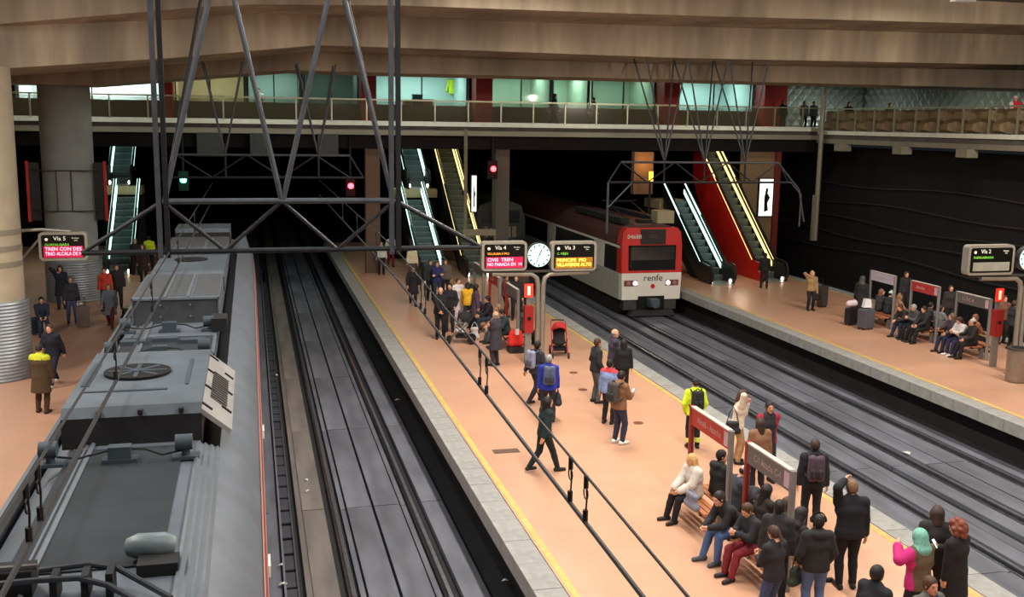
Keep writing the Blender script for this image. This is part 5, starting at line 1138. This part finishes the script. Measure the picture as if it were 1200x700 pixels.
pr(gp(64, 452), 200, 'bearded man in dark navy jacket and white shoes walking along the column platform', 'walk', 1.8, ('jacket', (28, 32, 46)), (36, 42, 60), (232, 232, 230), ('short', bn), vox=.026)
pr(gp(50, 484), 15, 'person in long brown coat with yellow collar walking away', 'stand2', 1.78, ('coat', (86, 70, 48)), (78, 58, 42), (70, 46, 34), ('cap', (40, 38, 40)), patch=((210, 216, 50), lambda x, y, z: z > .42), vox=.026)
pr(gp(130, 384), 180, 'woman in grey coat and maroon trousers walking beside the parked train', 'walk', 1.62, ('coat', (104, 112, 122)), (96, 44, 44), (60, 30, 30), ('bob', (120, 84, 66)), vox=.03)
pr(gp(125, 364), 185, 'person in red jacket behind the grey coated woman', 'stand', 1.7, ('jacket', (196, 66, 48)), BK, hair=('short', dk), vox=.03); pr(gp(139, 362), 175, 'person in black beside the red jacketed one', 'stand', 1.78, ('jacket', (38, 36, 38)), BK, hair=('short', bn), vox=.03)
handbag(gp(150, 378) + Vector((0, 0, .62)), (42, 44, 46), 'dark bag on the floor beside the person in black', .5, .5, .3, .12, 0)
pr(gp(176, 318), 10, 'worker in yellow hi-vis vest near the far end of the parked train', 'stand', 1.74, ('jacket', (206, 222, 40)), BK, hair=('short', dk), vox=.03); pr(gp(169, 330), 185, 'hooded person in dark maroon near the hi-vis vest', 'stand', 1.72, ('coat', (48, 34, 38)), BK, hair=('hood', (52, 48, 50)), vox=.03)
pr(gp(160, 322), 180, 'person in black before the far escalator', 'stand', 1.72, ('jacket', (34, 36, 38)), BK, hair=('short', gy), vox=.03)
# right platform
pr(gp(895, 338), 20, 'man in black standing at the foot of the red escalator', 'stand2', 1.66, ('jacket', (24, 24, 26)), BK, hair=('short', dk), vox=.03)
a = pr(gp(949, 364), 190, 'blonde woman in tan jacket with a black bag walking on the right platform', 'call', 1.66, ('jacket', (150, 120, 84)), (26, 24, 28), hair=('long', (186, 140, 90)), vox=.03); handbag(a['hl'] + Vector((0, 0, .25)), (26, 24, 26), 'black handbag of the woman in tan', .38, .3, .14, .3, 0); suitcase(gp(963, 360), R(25), (66, 62, 60), 'tall dark grey suitcase behind the woman in tan', .85, True, .42)
pr(gp(1007, 377), 60, 'person in black hooded coat standing beside the grey suitcase', 'stand', 1.78, ('coat', (34, 34, 36)), BK, hair=('hood', (60, 58, 54)), vox=.03)
suitcase(gp(1014, 386), R(15), (84, 86, 94), 'large slate grey suitcase with a white bag on top', .72, False, .55, .32); suitcase(gp(997, 381), R(15), (36, 34, 40), 'black suitcase next to the slate grey one', .6, False, .46)
c = gp(1014, 386); b = MB(); b.prism([(-.16, 0), (.16, 0), (.12, .3), (-.1, .33)], -.09, .09); o = b.build('carrier_bag', M('wbag', (226, 228, 230), .7)); o.location = c + Vector((0, .02, .832)); tag(o, 'white carrier bag on top of the slate grey suitcase', 'bag')
c = gp(997, 381); s = SDF((-.3, -.25, -.05), (.3, .25, .4), .025); s.cap((-.12, 0, .12), (.1, 0, .14), .12, .13, .04); s.plane((0, 0, .0), (0, 0, -1)); o = sdf_obj('soft_bag', s, M('pinkbag', (206, 190, 196), .8)); o.location = c + Vector((0, .03, .7)); tag(o, 'crumpled pale bag lying on the black suitcase', 'bag')
RP = [(23.4, 34.55, 85, 'sit_talk', (60, 56, 56), BK, ('bob', (120, 84, 66)), 'person in charcoal seated under the lavender board'), (23.4, 33.45, 95, 'sit', (150, 112, 84), BK, ('long', (130, 96, 66)), 'tan haired woman seated under the lavender board'), (23.4, 34.0, 85, 'sit', (44, 48, 50), BK, ('beanie', (170, 200, 196)), 'person in a pale knitted hat seated behind the lavender board'),
      (22.75, 31.95, -100, 'sit_fwd', (44, 40, 40), DJ, ('short', bn), 'person leaning forward under the far red board on the right platform'), (22.75, 31.4, -95, 'sit_phone', (76, 72, 74), BK, ('short', gy), 'grey haired person seated under the right platform red board'), (22.75, 30.9, -90, 'sit', (40, 42, 46), BK, ('short', dk), 'person in slate seated beside the red board post'), (23.4, 31.6, 85, 'sit', (52, 48, 50), BK, ('short', dk), 'person seated with back to the grey haired one'), (23.4, 31.0, 80, 'sit_talk', (110, 112, 116), DJ, ('bob', dk), 'person in light grey seated behind the red board post'),
      (22.75, 29.45, -95, 'sit_talk', (66, 56, 62), (36, 40, 64), ('long', (110, 84, 70)), 'brown haired woman seated under the dark grey board'), (22.75, 28.95, -95, 'sit_phone', (206, 200, 200), (38, 44, 72), ('long', bn), 'woman in white top and navy trousers seated between two friends'), (22.75, 28.4, -80, 'sit_talk', (40, 36, 40), BK, ('beanie', (206, 190, 180)), 'person in pale knitted hat leaning towards the woman in white'), (23.4, 29.2, 88, 'sit', (150, 96, 66), BK, ('long', (120, 76, 50)), 'red brown haired woman seated behind the three friends')]
for (x, y, f, ps, c, b_, hr, lb) in RP: pr(Vector((x, y, 0)), f, lb, ps, 1.7, ('jacket', c), b_, (210, 206, 204) if 'white top' in lb else (24, 22, 22), hair=hr, vox=.03)
for (px, hy, f, c, lb) in ((1058, 318, 180, (40, 38, 40), 'dark haired person standing between the lavender and red boards'), (1110, 334, 200, (46, 40, 42), 'person in black standing between the red and grey boards'), (1172, 346, 190, (110, 76, 60), 'person in brown standing behind the right fire cabinet'), (1183, 352, 100, (44, 46, 54), 'person in dark blue standing beside the right display mast')):
    pr(FT(px, hy, 1.72), f, lb, 'stand', 1.72, ('jacket', c), BK, hair=('short', bn), vox=.03)
# people up on the walkway
def up(px, hy, y, z, h=1.72): v = yp(px, hy, y); return Vector((v.x, y, z))
pr(up(649, 110, 52, 7.25), 90, 'dark figure walking along the cross walkway', 'walk', 1.72, ('coat', (26, 28, 28)), BK, hair=('short', dk), vox=.03)
pr(up(697, 110, 53, 7.25), -90, 'dim figure walking by the green shop window', 'walk', 1.6, ('coat', (40, 46, 42)), BK, hair=('short', dk), vox=.03)
v = yp(530, 112, 61.25); s = SDF((-.45, -.2, -.1), (.45, .15, 1.2), .03); s.cap((0, 0, .15), (0, 0, .85), .12, .1, .05, (1, 0, 0), 1.7); s.cap((-.2, 0, .85), (-.34, 0, .25), .08, .06, .04); s.cap((.2, 0, .85), (.34, 0, .25), .08, .06, .04); s.plane((0, 0, .08), (0, 0, -1)); s.plane((0, .06, 0), (0, 1, 0))
o = sdf_obj('hanging_jacket', s, M('hivis_jacket', (206, 240, 60), .7)); o.location = (v.x, 61.33, v.z); tag(o, 'yellow hi-vis jacket hanging on the wall of the teal lit room', 'jacket')
pr(up(303, 95, 59.5, 7.25), 180, 'person in white shirt inside a dim shop', 'stand', 1.85, ('sweater', (210, 212, 206)), BK, hair=('short', dk), vox=.03)
v = xp(1189, 130, 30.4); pr(Vector((30.4, v.y, 7.1)), -150, 'white haired person in red jacket at the side walkway railing', 'fold', 1.72, ('jacket', (196, 34, 52)), BK, hair=('short', (210, 204, 198)), vox=.026, patch=((210, 206, 206), lambda x, y, z: x > .1 and z > .2))
for (px, c, hr, lb) in ((995, (22, 22, 26), 'long', 'dark long haired figure by the silver relief wall'), (1043, (48, 54, 50), 'short', 'dim figure in grey further along the side walkway'), (943, (90, 92, 80), 'bob', 'person in khaki behind the walkway corner'), (954, (60, 64, 62), 'short', 'person in dark grey behind the walkway corner'), (918, (28, 28, 32), 'hood', 'hooded dark figure beside the red column')):
    v = up(px, 120, 54.5 if px < 960 else 49, 7.25 if px < 960 else 7.1); pr(v, 180, lb, 'stand', 1.66, ('jacket', c), BK, hair=(hr, dk), vox=.034)
